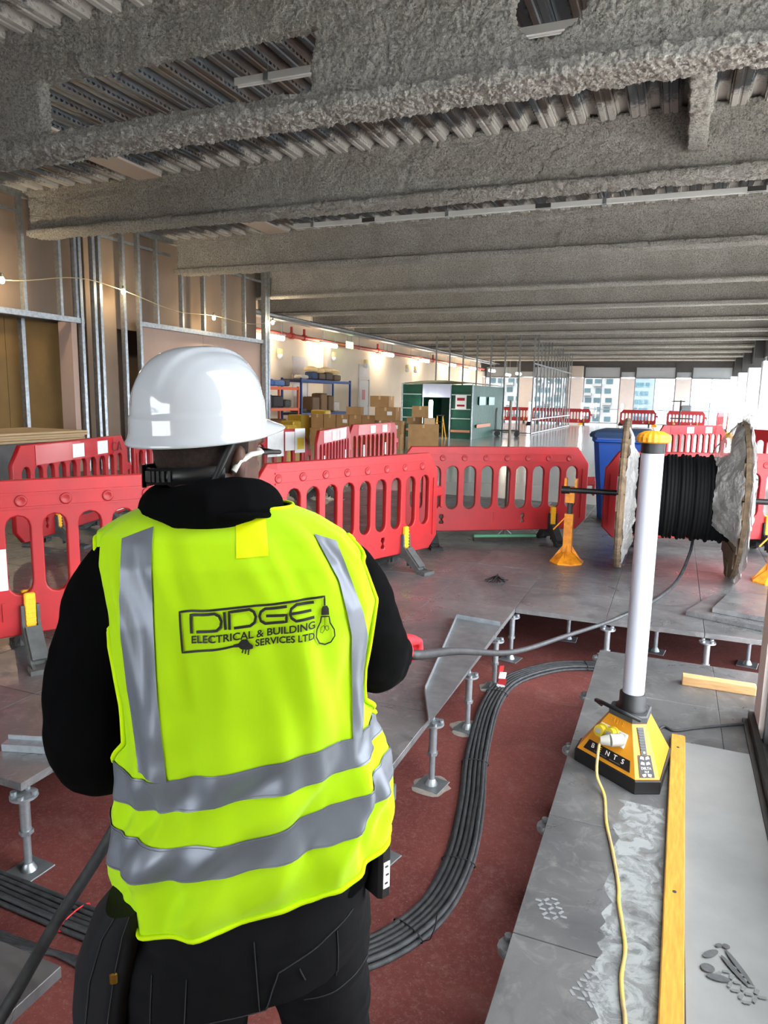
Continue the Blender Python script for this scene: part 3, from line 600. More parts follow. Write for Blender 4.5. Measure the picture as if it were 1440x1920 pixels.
def barrier(x, y, deg, lab, feet=(-.62, .62), grey=True, stick=(), bars=(), gloss=False, group='red plastic barriers', dimples=False):
    t = thing('barrier', lab, 'barrier', (x, y, 0), math.radians(deg), group)
    put('panel', PANEL, t)
    if not gloss:
        put('rib', RAIL, t)
        if dimples:
            for k in range(8):
                put('dimple', DIMP, t, (-.77 + .22 * k, -.0225, .857)); o = put('dimple', DIMP, t, (-.77 + .22 * k, .0225, .857)); o.rotation_euler.z = PI
    else: put('gloss_strip', GLOSS, t)
    put('hook', HOOK, t)
    for fx in feet:
        put('foot', FOOT[grey], t, (fx, 0, 0)); put('clip', CLIP, t, (fx, 0, 0))
    for sx in stick: put('reflector', STICK, t, (sx, -.003, 0))
    for sx in bars: put('reflector', BAR, t, (sx, 0, 0))
    return t
barrier(-3.2, 2.58, 59, 'bright red barrier at left front, nearest the camera', feet=(-.75, .12), bars=(.0,), dimples=True)
barrier(-2.245, 4.945, 69, 'red barrier just right of the man in the white helmet', feet=(-.55, .56), dimples=True)
barrier(-1.605, 6.885, 33.6, 'dark red barrier standing behind the green broom head', feet=(-.66, .62), grey=False, dimples=True)
barrier(.33, 7.41, 23.7, 'red barrier behind the cable drum, largely hidden', grey=False, dimples=True)
bd = barrier(-5.32, 5.19, 105, 'red barrier with two white stickers and scrawled letters at left', feet=(-.4, .5), stick=(.0, .45), gloss=True)
tm = text_mesh('CA', .14, 'scrawl', mat('dark_red_ink', (110, 16, 22), rough=.6), .001, spacing=1.3); tm.transform(Matrix.Rotation(PI / 2, 4, 'X')); put('scrawl', tm, bd, (.74, -.031, .85))
sg = MB().box((0, 0, 0), (.56, .008, .13)).mesh('site_board', M_BLACK); so = put('site_board', sg, bd, (.1, -.035, .3))
for k, ch in enumerate('BENTS'):
    tm = text_mesh(ch, .085, 'letter', mat('sign_letter_yellow', (238, 190, 40)) if k == 1 else mat('sign_letter_white', (235, 235, 232)), .001); tm.transform(Matrix.Rotation(PI / 2, 4, 'X')); put('letter', tm, so, (-.2 + .1 * k, -.006, .015))
put('white_board', MB().box((0, 0, 0), (.5, .008, .2)).mesh('white_board', M_PAPER), bd, (.62, -.036, .27))
barrier(-4.73, 3.05, 105, 'red barrier cut off by the left picture edge behind the nearest one', stick=(-.2, .3), gloss=True)
barrier(-5.87, 7.2, 107, 'red barrier end peeping out between the helmet and the stickered barrier', feet=(-.6, .6))
e1 = barrier(-5.1, 8.0, 75, 'red barrier with three white notices behind the man\'s glasses', feet=(-.6, .6))
for k, (sx, w, h, c) in enumerate(((.35, .3, .4, M_REFL), (.62, .18, .26, M_PAPER), (.82, .2, .34, M_PAPER))): put('notice', MB().box((0, 0, 0), (w, .006, h)).mesh('notice', c), e1, (sx, -.034, .8))
put('mark', MB().box((0, 0, 0), (.13, .004, .16)).mesh('mark', mat('notice_yellow', (224, 196, 60))), e1, (.83, -.04, .76))
barrier(-4.6, 9.35, 102, 'red barrier with two silver stickers in front of the cartons, left one', stick=(-.12, .35), bars=(-.63, .63), gloss=True)
barrier(-4.92, 11.6, 88, 'red barrier with two silver stickers in front of the cartons, right one', stick=(-.1, .4), bars=(-.45, .45), gloss=True)
barrier(.37, 16.4, 48, 'red barrier with two silver stickers beyond the cable drum', stick=(-.1, .45), gloss=True)
barrier(1.9, 14.6, -30, 'red barrier at the right edge beyond the cable drum')
for x, y, a, lab in ((-9.3, 44.2, 3, 'far red barrier behind the cage trolley'), (-7.2, 44.0, -4, 'far red barrier behind the open stud frame'), (-5.6, 43.4, 8, 'far red barrier beside the end of the open stud frame'), (-2.0, 44.0, 2, 'far red barrier under the middle window'), (.55, 43.2, 4, 'far red barrier behind the black equipment stand'), (2.3, 40.5, 70, 'far red barrier beside the white column casings')):
    barrier(x, y, a, lab, group='red barriers by the far windows')

# ================================================================ cable drum on its jacks
dr = thing('cable_drum', 'wooden cable drum wound with black cable and wrapped in plastic film', 'cable drum', (.075, 6.35, 0.655), .04)
M_WOODG = mat('weathered_drum_wood', (126, 106, 82), rough=.9, rgb2=(84, 70, 54), vscale=7, stretch=(1, 6, 1), bump=.5, bscale=40, bdist=.01)
M_FILM = mat('crumpled_plastic_film', (176, 174, 170), rough=.3, alpha=.62, var=.2, vscale=20, bump=1.0, bscale=22, bdist=.03, spec=.8)
RD = .635
for s in (-1, 1):
    fl = put('flange', MB().lathe([(.06, -.02), (RD, -.02), (RD + .006, 0), (RD, .02), (.06, .02)], n=56, axis='X', smooth=False).mesh('flange', M_WOODG), dr, (s * .44, 0, 0))
    for k in range(9):                                # boards of the flange
        z0 = -RD + .005 + k * (2 * RD - .01) / 9; z1 = z0 + (2 * RD - .01) / 9 - .008; hw = math.sqrt(max(RD ** 2 - max(abs(z0), abs(z1)) ** 2, .001)) - .004
        for f in (-1, 1): MB().box((f * .026, 0, (z0 + z1) / 2), (.012, 2 * hw, z1 - z0)).build('board', M_WOODG, fl)
    for k in range(6):
        a = k * PI / 3; MB().cyl((s * .03, .3 * math.cos(a), .3 * math.sin(a)), (s * .042, .3 * math.cos(a), .3 * math.sin(a)), .016, n=6).build('bolt', M_GALV_DULL, fl)
prof = [(.2, -.41)]
nt_ = 30
for k in range(nt_):
    x = -.405 + .81 * (k + .5) / nt_; w = .81 / nt_; r = .345 + (.012 if k % 2 else 0) + .008 * math.sin(k * 1.7)
    prof += [(r - .012, x - w * .5), (r - .003, x - w * .3), (r, x), (r - .003, x + w * .3)]
prof.append((.2, .41))
MB().lathe(prof, n=40, axis='X').build('wound_cable', mat('black_cable', (8, 8, 9), rough=.75, spec=.2), dr)
def film(xa, ra, xb, rb, seed, a0, a1, puff=.03):
    """crumpled sheet stretched from radius ra at xa to radius rb at xb"""
    P = []
    for i in range(13):
        u = i / 12; row = []
        for j in range(81):
            a = a0 + (a1 - a0) * j / 80; q = (math.cos(a) * 3, math.sin(a) * 3, seed + u * 2.2)
            e = 1 + (.10 * nz((a * 2.5, seed, 0), 1.6) if i == 12 else 0)
            rr = (ra + (rb - ra) * u) * (1 + .05 * nz(q, 1.5) + .02 * nz(q, 5)) * e; row.append((xa + (xb - xa) * u + puff * nz(q, 1.1) + .012 * nz(q, 4.5), rr * math.cos(a), rr * math.sin(a)))
        P.append(row)
    return MB().grid(P)
film(.41, .64, .24, .39, 3.3, 1.2, 3.6, .02).build('plastic_film', M_FILM, dr)
film(.47, .655, .53, .30, 7.1, .0, 6.28, .03).build('plastic_film', M_FILM, dr); film(.45, .60, .47, .70, 2.1, .9, 5.4, .03).build('plastic_film', M_FILM, dr)
film(-.41, .60, -.33, .37, 5.2, 1.9, 4.6, .02).build('plastic_film', M_FILM, dr)
MB().cyl((-.95, 0, 0), (.86, 0, 0), .024, n=14).cyl((-.95, 0, 0), (-.88, 0, 0), .034, n=14).build('spindle', M_BLACK, dr)
def jack(x, y, lab):
    t = thing('drum_jack', lab, 'drum jack', (x, y, 0)); Y2 = mat('orange_yellow_jack', (236, 150, 20), rough=.5, var=.35, vscale=18, rgb2=(196, 116, 20))
    MB().loft([[(r * math.cos(a), r * math.sin(a) * 1.1, z) for a in [k * PI / 4 + .39 for k in range(8)]] for r, z in ((.15, 0), (.15, .012), (.055, .09), (.045, .1))], smooth=False).build('base', Y2, t)
    MB().box((0, 0, .26), (.075, .075, .36)).build('post', Y2, t)
    for k in range(4): MB().prism([(.03, .02), (.13, .02), (.035, .16)], -.004, .004, Matrix.Rotation(k * PI / 2, 4, 'Z')).build('gusset', Y2, t)
    MB().cyl((0, 0, .42), (0, 0, .56), .024, n=12).build('screw', M_DARK, t)
    h = MB().box((0, 0, .66), (.1, .07, .04)).box((-.045, 0, .7), (.02, .075, .11)).box((.045, 0, .7), (.02, .075, .11)).box((0, 0, .6), (.075, .075, .12)).build('cradle', Y2, t)
    MB().cyl((-.02, -.05, .42), (-.12, -.09, .3), .007, n=6).build('locking_pin', Y2, t)
    return t
jack(-.80, 6.36, 'yellow drum jack at the left end of the spindle'); jack(.83, 6.40, 'yellow drum jack at the right picture edge')
for o in COL.objects:                                   # spindle sits in the cradles
    pass

# ================================================================ tower work light
lamp = thing('tower_light', 'yellow pyramid-based work light with tall unlit white tube on the steel floor strip', 'work light', (-.066, 2.785, 0), -.63)
def octr(h, c, z): return [(-h + c, -h, z), (h - c, -h, z), (h, -h + c, z), (h, h - c, z), (h - c, h, z), (-h + c, h, z), (-h, h - c, z), (-h, -h + c, z)]
def trir(a, c, z):
    """truncated triangle: three long sides a, three corner cuts c"""
    y = -(a + 2 * c) / (2 * math.sqrt(3)); p = Vector((-a / 2, y, z)); out = []; d = 0
    for k in range(6):
        out.append(tuple(p)); L = a if k % 2 == 0 else c; p = p + Vector((L * math.cos(d), L * math.sin(d), 0)); d += PI / 3
    return out
M_LYEL = mat('work_light_yellow', (222, 150, 34), rough=.42, var=.08, vscale=15)
MB().loft([trir(.29, .095, 0), trir(.295, .096, .006), trir(.295, .096, .05), trir(.285, .094, .054)], smooth=False).build('skirt', M_BLACK, lamp)
body = MB().loft([trir(.282, .092, .05), trir(.282, .092, .056), trir(.105, .055, .225)], smooth=False).build('housing', M_LYEL, lamp)
MB().loft([trir(.112, .057, .222), trir(.112, .057, .245), trir(.104, .054, .25)], smooth=False).build('top_plate', mat('dark_grey_plastic', (70, 72, 74), rough=.5), lamp)
MB().lathe([(.058, .248), (.058, .262), (.05, .27), (.05, .312), (.044, .316)], n=28).build('socket_ring', M_BLACK, lamp)
MB().tube([(-.085, -.07, .245), (-.1, -.09, .262), (-.06, -.1, .27), (.03, -.1, .268), (.075, -.085, .262), (.085, -.06, .248)], .009, n=6).build('carry_handle', M_BLACK, lamp)
MB().lathe([(.0405, .3), (.0405, 1.27)], n=32).build('tube', mat('frosted_white_tube', (186, 189, 200), rough=.35, spec=.4, coat=.2), lamp)
MB().lathe([(.0425, 1.245), (.0425, 1.285)], n=28).build('collar', M_BLACK, lamp)
cp = MB(); R0 = []
for (r, z) in ((.05, 1.283), (.058, 1.288), (.058, 1.303), (.05, 1.315), (.03, 1.325), (.001, 1.328)):
    R0.append([((r + (.0025 if k % 2 else 0) * (r > .02)) * math.cos(2 * PI * k / 36), (r + (.0025 if k % 2 else 0) * (r > .02)) * math.sin(2 * PI * k / 36), z) for k in range(36)])
cp.loft(R0, smooth=False).build('cap', M_LYEL, lamp)
# front face of the housing: u along the edge, v up the slope
yb_, yt_ = -(.282 + .184) / (2 * math.sqrt(3)), -(.105 + .11) / (2 * math.sqrt(3))
sl = Vector((0, yt_ - yb_, .169)).normalized()
FM = Matrix(((1, 0, 0, 0), (0, sl.y, -sl.z, yb_), (0, sl.z, sl.y, .056), (0, 0, 0, 1)))          # (u, v, out)
def face_put(name, mb, m, M=FM, parent=lamp):
    q = MB(); q.f = mb.f; q.sm = mb.sm; q.v = [tuple(M @ Vector(v)) for v in mb.v]; return q.build(name, m, parent)
def face_text(s, size, u, v, m, M=FM, ex=.0008, parent=lamp, rot_=0, out=.004, sx=1.0, name='lettering'):
    me = text_mesh(s, size, name, m, ex, sx=sx); me.transform(M @ Matrix.Translation((u, v, out)) @ Matrix.Rotation(rot_, 4, 'Z')); return put(name, me, parent)
nb_ = face_put('name_plate', MB().prism([(-.112, .012), (.112, .012), (.098, .052), (-.098, .052)], .0, .003, plane='xy'), M_BLACK)
for k, ch in enumerate('BENTS'): face_text(ch, .026, -.072 + .036 * k, .036, MATS['sign_letter_yellow'] if k == 1 else MATS['sign_letter_white'], parent=nb_, name='letter')
face_put('small_print', MB().box((-.03, .02, .0038), (.06, .003, .001)).box((.04, .02, .0038), (.05, .003, .001)), mat('dim_print', (90, 90, 84)), parent=nb_)
face_text('ELITE', .03, -.005, .162, mat('embossed_yellow', (214, 150, 36), rough=.5), ex=.002, out=.001, name='embossed_name')
M_SOCKW = mat('pale_socket_grey', (206, 206, 198), rough=.5)
face_put('socket_plate', MB().rbox((-.008, .108, .002), (.13, .055, .012), .003), M_SOCKW)
M_CAPY = mat('yellow_socket_cap', (206, 182, 50), rough=.4)
for k, (u, v) in enumerate(((-.05, .106), (-.002, .114))):
    c = face_put('socket_cap', MB().cyl((u, v, .005), (u, v - .004, .034), .024, .022, n=20).cyl((u, v, .008), (u, v, .018), .028, n=20), M_CAPY); face_put('cap_label', MB().box((u, v - .004, .0352), (.024, .016, .002)), mat('cap_label_grey', (150, 150, 140)), parent=lamp)
face_put('plug', MB().cyl((.04, .11, .005), (.02, .092, .045), .024, .024, n=20).cyl((.02, .092, .045), (-.004, .078, .066), .023, .015, n=18), mat('white_plug', (176, 174, 164), rough=.45, var=.1))
# chamfered right-hand corner: grey grip strip and black badge
d0, d1 = (.282 + .184) / math.sqrt(3) - .092 * math.sqrt(3) / 2, (.105 + .11) / math.sqrt(3) - .055 * math.sqrt(3) / 2; nn = Vector((math.cos(PI / 6), -.5, 0)); uu = Vector((.5, math.cos(PI / 6), 0))
a0 = nn * d0 + Vector((0, 0, .056)); a1 = nn * d1 + Vector((0, 0, .225)); vv = (a1 - a0).normalized(); oo = uu.cross(vv)
CM = Matrix(((uu.x, vv.x, oo.x, a0.x), (uu.y, vv.y, oo.y, a0.y), (uu.z, vv.z, oo.z, a0.z), (0, 0, 0, 1)))
bg_ = face_put('badge', MB().prism([(-.028, .006), (.028, .006), (.024, .085), (-.024, .085)], .0, .003, plane='xy'), M_BLACK)
for v, s in ((.075, 1), (.056, 1), (.014, -1)):
    for q in (-1, 1): face_put('wing_mark', MB().prism([(q * .003, v - .006 * s), (q * .018, v - .003 * s), (q * .014, v + .006 * s), (q * .004, v + .003 * s)], .003, .0042, plane='xy'), MATS['sign_letter_white'], CM, bg_)
for o in (bg_,):
    me = o.data; me.transform(Matrix(FM).inverted()); me.transform(CM)
face_text('DELTA', .0125, 0, .038, MATS['sign_letter_white'], CM, parent=bg_); face_text('36.0', .010, 0, .026, MATS['sign_letter_white'], CM, parent=bg_)
gs = MB().prism([(-.011, .086), (.011, .086), (.012, .185), (-.012, .185)], .0, .005, plane='xy')
for k in range(8): gs.box((0, .105 + .01 * k, .006), (.02, .004, .004))
face_put('grip_strip', gs, MATS['dark_grey_plastic'], CM); face_put('pilot_dot', MB().cyl((0, .094, .004), (0, .094, .008), .004, n=10), mat('pale_led', (250, 236, 180)), CM)

_q = (Matrix.Translation(lamp.location) @ Matrix.Rotation(-.63, 4, 'Z')) @ (FM @ Vector((-.004, .078, .064)))
lead = [tuple(_q), (_q.x - .005, _q.y - .02, _q.z - .03), (-.165, 2.58, .05), (-.13, 2.52, .008), (-.109, 2.356, .006), (-.073, 2.184, .006), (-.046, 2.032, .006), (-.04, 1.961, .006), (-.022, 1.856, .006), (-.011, 1.778, .006), (-.014, 1.682, .006), (-.005, 1.6, .006), (.004, 1.54, .006), (.02, 1.3, .006)]
tag(MB().tube(smooth_path(lead, 6), .0055, n=8).build('extension_lead', mat('yellow_flex', (222, 190, 92), rough=.5, rgb2=(170, 150, 110), vscale=10)), 'thin yellow power lead running from the work light plug towards the camera', 'cable')
tag(MB().tube(smooth_path([(.02, 2.96, .012), (.03, 3.1, .008), (.06, 3.211, .006), (.107, 3.191, .006), (.184, 3.249, .006), (.273, 3.312, .006), (.40, 3.40, .006)], 6), .006, n=8).build('cable', M_RUBBER), 'thin black cable trailing from the work light to the window corner', 'cable')
M_TIMB = mat('yellow_timber', (206, 158, 62), rough=.75, rgb2=(184, 136, 50), vscale=12, stretch=(8, 1, 1), bump=.1, bscale=50)
tm_ = thing('timber_batten', 'long yellow timber batten lying beside the work light', 'batten', (.108, 2.1, .011), -.012); MB().rbox((0, 0, 0), (.056, 2.05, .022), .003).build('wood', M_TIMB, tm_)
for y in (.9, -.05, -.55): MB().cyl((.0, y, .0108), (.0, y, .0118), .006, n=10).build('nail_hole', M_DARK, tm_)
M_PINE = mat('pale_pine', (206, 166, 116), rough=.75, rgb2=(186, 142, 92), vscale=9, stretch=(1, 8, 8))
tag(MB().rbox((0, 0, .024), (.34, .055, .048), .003).build('wood_offcut', M_PINE), 'short pale wood offcut on the steel floor near the window corner', 'wood block').location = (.31, 3.80, 0)
# dusty sheet on the floor right of the batten
sh = MB().grid([[(x, y, .003 + .004 * max(0, nz((x * 3, y * 2, 1), 1.2))) for x in np.linspace(.135, .425, 8)] for y in np.linspace(1.0, 3.1, 30)])
tag(sh.build('floor_sheet', mat('pale_grey_sheet', (146, 148, 147), rough=.5, rgb2=(128, 130, 130), vscale=2.5, bump=.05, bscale=8)), 'pale grey protective sheet on the floor beside the batten', 'sheet')

dm_ = mat('pale_plaster_dust', (160, 164, 164), rough=.8, var=.15, vscale=9)
_n = dm_.node_tree.nodes; _l = dm_.node_tree.links; _t = _n.new('ShaderNodeTexNoise'); _t.inputs['Scale'].default_value = 14; _t.inputs['Detail'].default_value = 7; _t.inputs['Roughness'].default_value = .7; _t.inputs['Distortion'].default_value = 1.2
_c = _n.new('ShaderNodeTexCoord'); _l.new(_c.outputs['Object'], _t.inputs[0]); _r = _n.new('ShaderNodeMapRange'); _r.inputs[1].default_value = .36; _r.inputs[2].default_value = .56; _r.inputs[4].default_value = .85; _l.new(_t.outputs[0], _r.inputs[0]); _l.new(_r.outputs[0], _n['Principled BSDF'].inputs['Alpha'])
dg = MB().grid([[(xl + (.078 - xl) * u / 10, y, .0006) for u in range(11)] for y, xl in [(1.0 + .03 * k, -.075 + .05 * nz((k * .3, 0, 0), 1.0) + .03 * nz((k, 5, 0), 1.3)) for k in range(52)]])
tag(dg.build('plaster_dust', dm_), 'pale plaster dust trodden on the steel strip beside the batten', 'dust', kind='stuff')
# boot prints, dust and scuffs as thin films of dirt on the steel strip
M_SMUD = mat('dark_boot_smear', (92, 94, 96), rough=.6, var=.3, vscale=60)
bp_ = thing('boot_print', 'dark boot print on the pale sheet at lower right', 'boot print', (.225, 1.83, .0085), .3)
for (x, y, w, h, r) in ((-.02, .03, .05, .02, .5), (-.045, -.02, .034, .03, 0), (-.03, -.05, .055, .022, -.2), (.02, -.02, .014, .1, .3), (.036, -.01, .014, .12, .2), (.03, .06, .02, .018, 0), (.012, .062, .02, .012, .4)):
    MB().loft([[(x + w / 2 * math.cos(a) * math.cos(r) - h / 2 * math.sin(a) * math.sin(r), y + w / 2 * math.cos(a) * math.sin(r) + h / 2 * math.sin(a) * math.cos(r), z) for a in [k * PI / 7 for k in range(14)]] for z in (0, .0008)], smooth=False).build('smear', M_SMUD, bp_)
M_TREAD = mat('tread_smear', (116, 119, 119), rough=.6)
def tread(x, y, rz, lab, rows, z=.0006, m=M_TREAD):
    t = thing('tread_print', lab, 'boot print', (x, y, z), rz)
    for i in range(rows):
        for j in (-1, 0, 1): MB().box((j * .024, i * .018, .0004), (.018, .008, .0006), rz=.5 * (-1) ** (i + j)).build('smear', m, t)
tread(.29, 1.735, .7, 'faint tread print at the lower right corner', 6, .0085)
tread(-.2, 1.83, .5, 'faint tread print on the dark steel strip near the red slab', 5, m=mat('pale_tread', (132, 135, 137), rough=.6))
tread(-.1, 1.58, -.4, 'faint tread print beside the yellow lead', 7, m=MATS['pale_tread'])

# ================================================================ broom, bin, loose panels, ties
br = thing('broom', 'green platform broom leaning on the dark red barrier', 'broom', (-1.52, 7.05, 0), .53)
MB().rbox((0, 0, .055), (.66, .06, .03), .006).build('head', mat('green_broom_head', (84, 150, 112), rough=.6, var=.15), br)
bz = MB()
for i in range(44):
    for j in range(3): bz.box((-.32 + i * .0149, -.02 + .02 * j, .022), (.008, .008, .044))
bz.build('bristles', mat('dark_bristle', (70, 62, 58), rough=.9), br)
MB().tube([(0, .0, .06), (.02, .06, .5), (.035, .1, 1.0), (.05, .15, 1.42)], .014, n=10).build('handle', mat('dark_handle', (92, 80, 66), rough=.6), br)
MB().cyl((-.07, .0, .07), (.0, .01, .13), .008, n=6).cyl((.07, .0, .07), (.0, .01, .13), .008, n=6).build('bracket', M_GALV, br)
bn = thing('wheelie_bin', 'large blue plastic wheelie bin behind the cable drum', 'bin', (-.52, 8.85, 0))
def rr_(hx, hy, z, c=.06): return [(-hx + c, -hy, z), (hx - c, -hy, z), (hx, -hy + c, z), (hx, hy - c, z), (hx - c, hy, z), (-hx + c, hy, z), (-hx, hy - c, z), (-hx, -hy + c, z)]
MB().loft([rr_(.24, .26, .06), rr_(.25, .27, .1), rr_(.33, .35, .96), rr_(.35, .37, .98), rr_(.35, .37, 1.02)], smooth=False).build('body', M_BLUE, bn)
MB().loft([rr_(.37, .4, 1.02), rr_(.38, .41, 1.05), rr_(.36, .39, 1.08), rr_(.25, .28, 1.11)], smooth=False).build('lid', mat('dark_blue_lid', (42, 62, 92), rough=.45), bn)
for k in range(3): MB().box((-.15 + .15 * k, -.31, .5), (.03, .02, .7), rx=-.09).build('rib', M_BLUE, bn)
for s in (-1, 1): MB().cyl((s * .22, .2, .1), (s * .28, .2, .1), .1, n=18).build('wheel', M_BLACK, bn)
MB().cyl((-.3, -.39, .98), (.3, -.39, .98), .015, n=8).build('handle', M_BLUE, bn)
for k, (x, y, z, rz, lab) in enumerate(((.55, 5.27, .033, -.33, 'lower of two loose floor panels stacked near the drum'), (.70, 5.33, .066, -.26, 'upper of two loose floor panels stacked near the drum'))):
    tag(put('loose_floor_panel', tile, None, (x, y, z), rz), lab, 'floor panel', 'loose floor panels')
ti = thing('cable_tie_heap', 'small heap of black cable offcuts on the steel floor', 'offcuts', (-1.21, 5.42, 0))
for k in range(9):
    a = random.uniform(0, PI); L = random.uniform(.05, .1); MB().tube([(-L * math.cos(a), -L * math.sin(a), .006), (0, 0, .02 + .004 * k), (L * math.cos(a + .3), L * math.sin(a + .3), .006)], .005, n=5).build('offcut', M_BLACK, ti)
# upside-down edge tray at the trench and the bracket below
tr = thing('edge_tray', 'galvanised steel tray with upstand edges along the trench', 'tray', (0, 0, 0))
MB().add([(-1.222, 4.321, .003), (-.925, 4.29, .003), (-.90, 2.80, .003), (-1.03, 3.12, .003)], [(0, 1, 2, 3)]).add([(-1.222, 4.321, .006), (-.925, 4.29, .006), (-.90, 2.80, .006), (-1.03, 3.12, .006)], [(0, 1, 2, 3)]).build('base', M_GALV_DULL, tr)
for a, b in (((-1.222, 4.321), (-.925, 4.29)), ((-1.222, 4.321), (-1.03, 3.12)), ((-1.03, 3.12), (-.90, 2.80))):
    d = Vector((b[0] - a[0], b[1] - a[1])); MB().box(((a[0] + b[0]) / 2, (a[1] + b[1]) / 2, .018), (d.length, .004, .034), rz=math.atan2(d.y, d.x)).build('upstand', M_GALV, tr)
tag(MB().box((0, 0, 0), (.62, .05, .03)).box((0, .024, .01), (.62, .004, .045)).build('steel_angle', M_GALV), 'galvanised steel angle lying on the floor panels at left', 'steel angle').location = (-2.1, 1.99, .016)
bpy.context.scene.collection.objects['steel_angle'].rotation_euler.z = .31
tag(MB().box((0, 0, 0), (.05, .2, .004)).box((.023, 0, -.03), (.004, .2, .06)).build('stringer_bracket', M_GALV), 'galvanised bracket under the panel corner beside the man', 'bracket').location = (-.90, 2.24, -.03)

# ================================================================ black cables laid on the slab
path = smooth_path([(.5, 4.62), (-.1, 4.78), (-.39, 4.77), (-.64, 4.62), (-.84, 4.28), (-.87, 3.85), (-.79, 3.25), (-.70, 2.83), (-.64, 2.42), (-.665, 2.09), (-.82, 1.83), (-1.12, 1.66), (-1.5, 1.62), (-1.72, 1.61), (-2.1, 1.62), (-2.9, 1.64)], 7)
path = [Vector((p.x, p.y, 0)) if len(p) == 3 else Vector((p[0], p[1], 0)) for p in path]
def offset_path(P, off, z):
    out = []
    for i, p in enumerate(P):
        d = (P[min(i + 1, len(P) - 1)] - P[max(i - 1, 0)]).normalized(); nrm = Vector((-d.y, d.x, 0)); out.append(p + nrm * (off + .004 * nz((p.x, p.y, off * 50), 2.0)) + Vector((0, 0, z)))
    return out
CR = .0098
for k in range(11):
    low = k < 6; off = (-.052 + .0205 * k) if low else (-.042 + .0205 * (k - 6)); z = ZS + CR + (0 if low else .0172)
    names = ['first', 'second', 'third', 'fourth', 'fifth', 'sixth'][k if low else k - 6]
    tag(MB().tube(offset_path(path, off, z), CR, n=8).build('floor_cable', M_RUBBER), 'black cable in the curving bundle on the red slab, %s of the %s layer' % (names, 'lower' if low else 'upper'), 'cable', 'bundled black cables on the slab')
def tie(i, lab, m, tail=False):
    p = path[i]; d = (path[i + 1] - path[i - 1]).normalized(); nrm = Vector((-d.y, d.x, 0)); up = Vector((0, 0, 1)); c = p + up * (ZS + .018)
    t = thing('cable_tie', lab, 'cable tie', c)
    loop = [nrm * (.07 * math.cos(a)) * (1 if abs(math.cos(a)) < .8 else .97) + up * (.0195 * math.sin(a)) for a in [2 * PI * k / 20 for k in range(21)]]
    MB().tube(loop, .0028, n=6).build('strap', m, t)
    if tail: MB().tube([nrm * .066, nrm * .1 + up * .03, nrm * .12 + up * .09, nrm * .125 + up * .14], .002, n=5).build('tail', m, t)
tie(32, 'black cable tie around the bundle at its far bend', M_BLACK); tie(43, 'black cable tie around the bundle beside the trench pedestals', M_BLACK); tie(56, 'black cable tie around the bundle in front of the steel strip', M_BLACK); tie(65, 'black cable tie with upright tail around the bundle near the man', M_BLACK, True); tie(15, 'black cable tie on the bundle under the right floor panels', M_BLACK)
tie(92, 'red cable tie around the bundle at lower left', mat('red_tie', (200, 30, 34), rough=.5))
for k in range(5):
    P = smooth_path([(-2.7, 1.52 - .02 * k, 0), (-2.0, 1.47 - .016 * k, 0), (-1.64, 1.47 + .004 * k, 0), (-1.3, 1.40 + .012 * k, 0), (-1.0, 1.2 + .02 * k, 0)], 6)
    tag(MB().tube([p + Vector((0, 0, ZS + .0085 + .003 * nz((p.x, k, 0), 2))) for p in P], .008, n=8).build('floor_cable', M_RUBBER), 'thin loose black cable on the slab at lower left, %s from the bundle' % ['nearest', 'second', 'third', 'fourth', 'farthest'][k], 'cable', 'loose thin cables at lower left')
tp = thing('barrier_tape_scrap', 'scrap of red and white tape on a trench pedestal', 'tape', (-.87, 4.12, ZS))
for k in range(4): MB().box((.012 * math.sin(k), 0, .03 + .04 * k), (.05, .004, .04), rz=.4 * k, ry=.2).build('band', M_REDDK if k % 2 else M_PAPER, tp)

# ================================================================ far floor: shelving, cartons, green enclosure, trolley
def rack(name, lab, x, y, w, d, shelves, m, post=2.0):
    t = thing(name, lab, 'shelving', (x, y, 0))
    for sx in (-1, 1):
        for sy in (-1, 1): MB().box((sx * d / 2, sy * w / 2, post / 2), (.06, .06, post)).build('post', m, t)
    for z in shelves:
        s = MB().box((0, 0, z), (d, w, .03)).build('shelf', M_DARK, t); MB().box((d / 2, 0, z - .03), (.03, w, .09)).build('beam', m, s); MB().box((-d / 2, 0, z - .03), (.03, w, .09)).build('beam', m, s)
    return t
M_RACKB = mat('blue_rack', (28, 58, 120), rough=.45); M_RACKO = mat('orange_rack', (214, 90, 40), rough=.5)
rack('storage_rack', 'blue steel storage rack against the white wall', -11.5, 22.1, 3.7, .7, (.2, .85, 1.93), M_RACKB, 1.98)
rack('storage_rack', 'orange-beamed storage rack beside the stud partition end', -11.5, 18.7, 2.7, .7, (.3, 1.02, 1.66), M_RACKO, 1.7)
def box_mesh(sx, sy, sz, m, name='carton'):
    return MB().box((0, 0, sz / 2), (sx, sy, sz))
def carton(x, y, z, s, rz, lab, m=M_CARD, tape=True, label_=False, group='cardboard cartons'):
    t = thing('carton', lab, 'carton', (x, y, z), rz, group); box_mesh(*s, m).build('body', m, t)
    if tape:
        MB().box((0, 0, s[2] + .001), (s[0], .06, .002)).box((0, -s[1] / 2 - .001, s[2] - .05), (.06, .002, .1)).box((-s[0] / 2 - .001, 0, s[2] - .05), (.002, .06, .1)).box((s[0] / 2 + .001, 0, s[2] - .05), (.002, .06, .1)).build('tape', M_TAPE, t)
    if label_: MB().box((s[0] * .2, -s[1] / 2 - .002, s[2] * .55), (.14, .003, .1)).build('shipping_label', M_PAPER, t)
    return t
carton(-6.55, 19.0, 0, (.85, .75, .70), .35, 'big plain carton at the right end of the carton pile', label_=False)
carton(-6.84, 19.06, .705, (.42, .45, .17), .3, 'flat carton on top of the big right carton'); carton(-6.33, 18.86, .705, (.3, .4, .17), .35, 'small pale carton on the right of the big carton', mat('pale_card', (196, 164, 128), rough=.9))
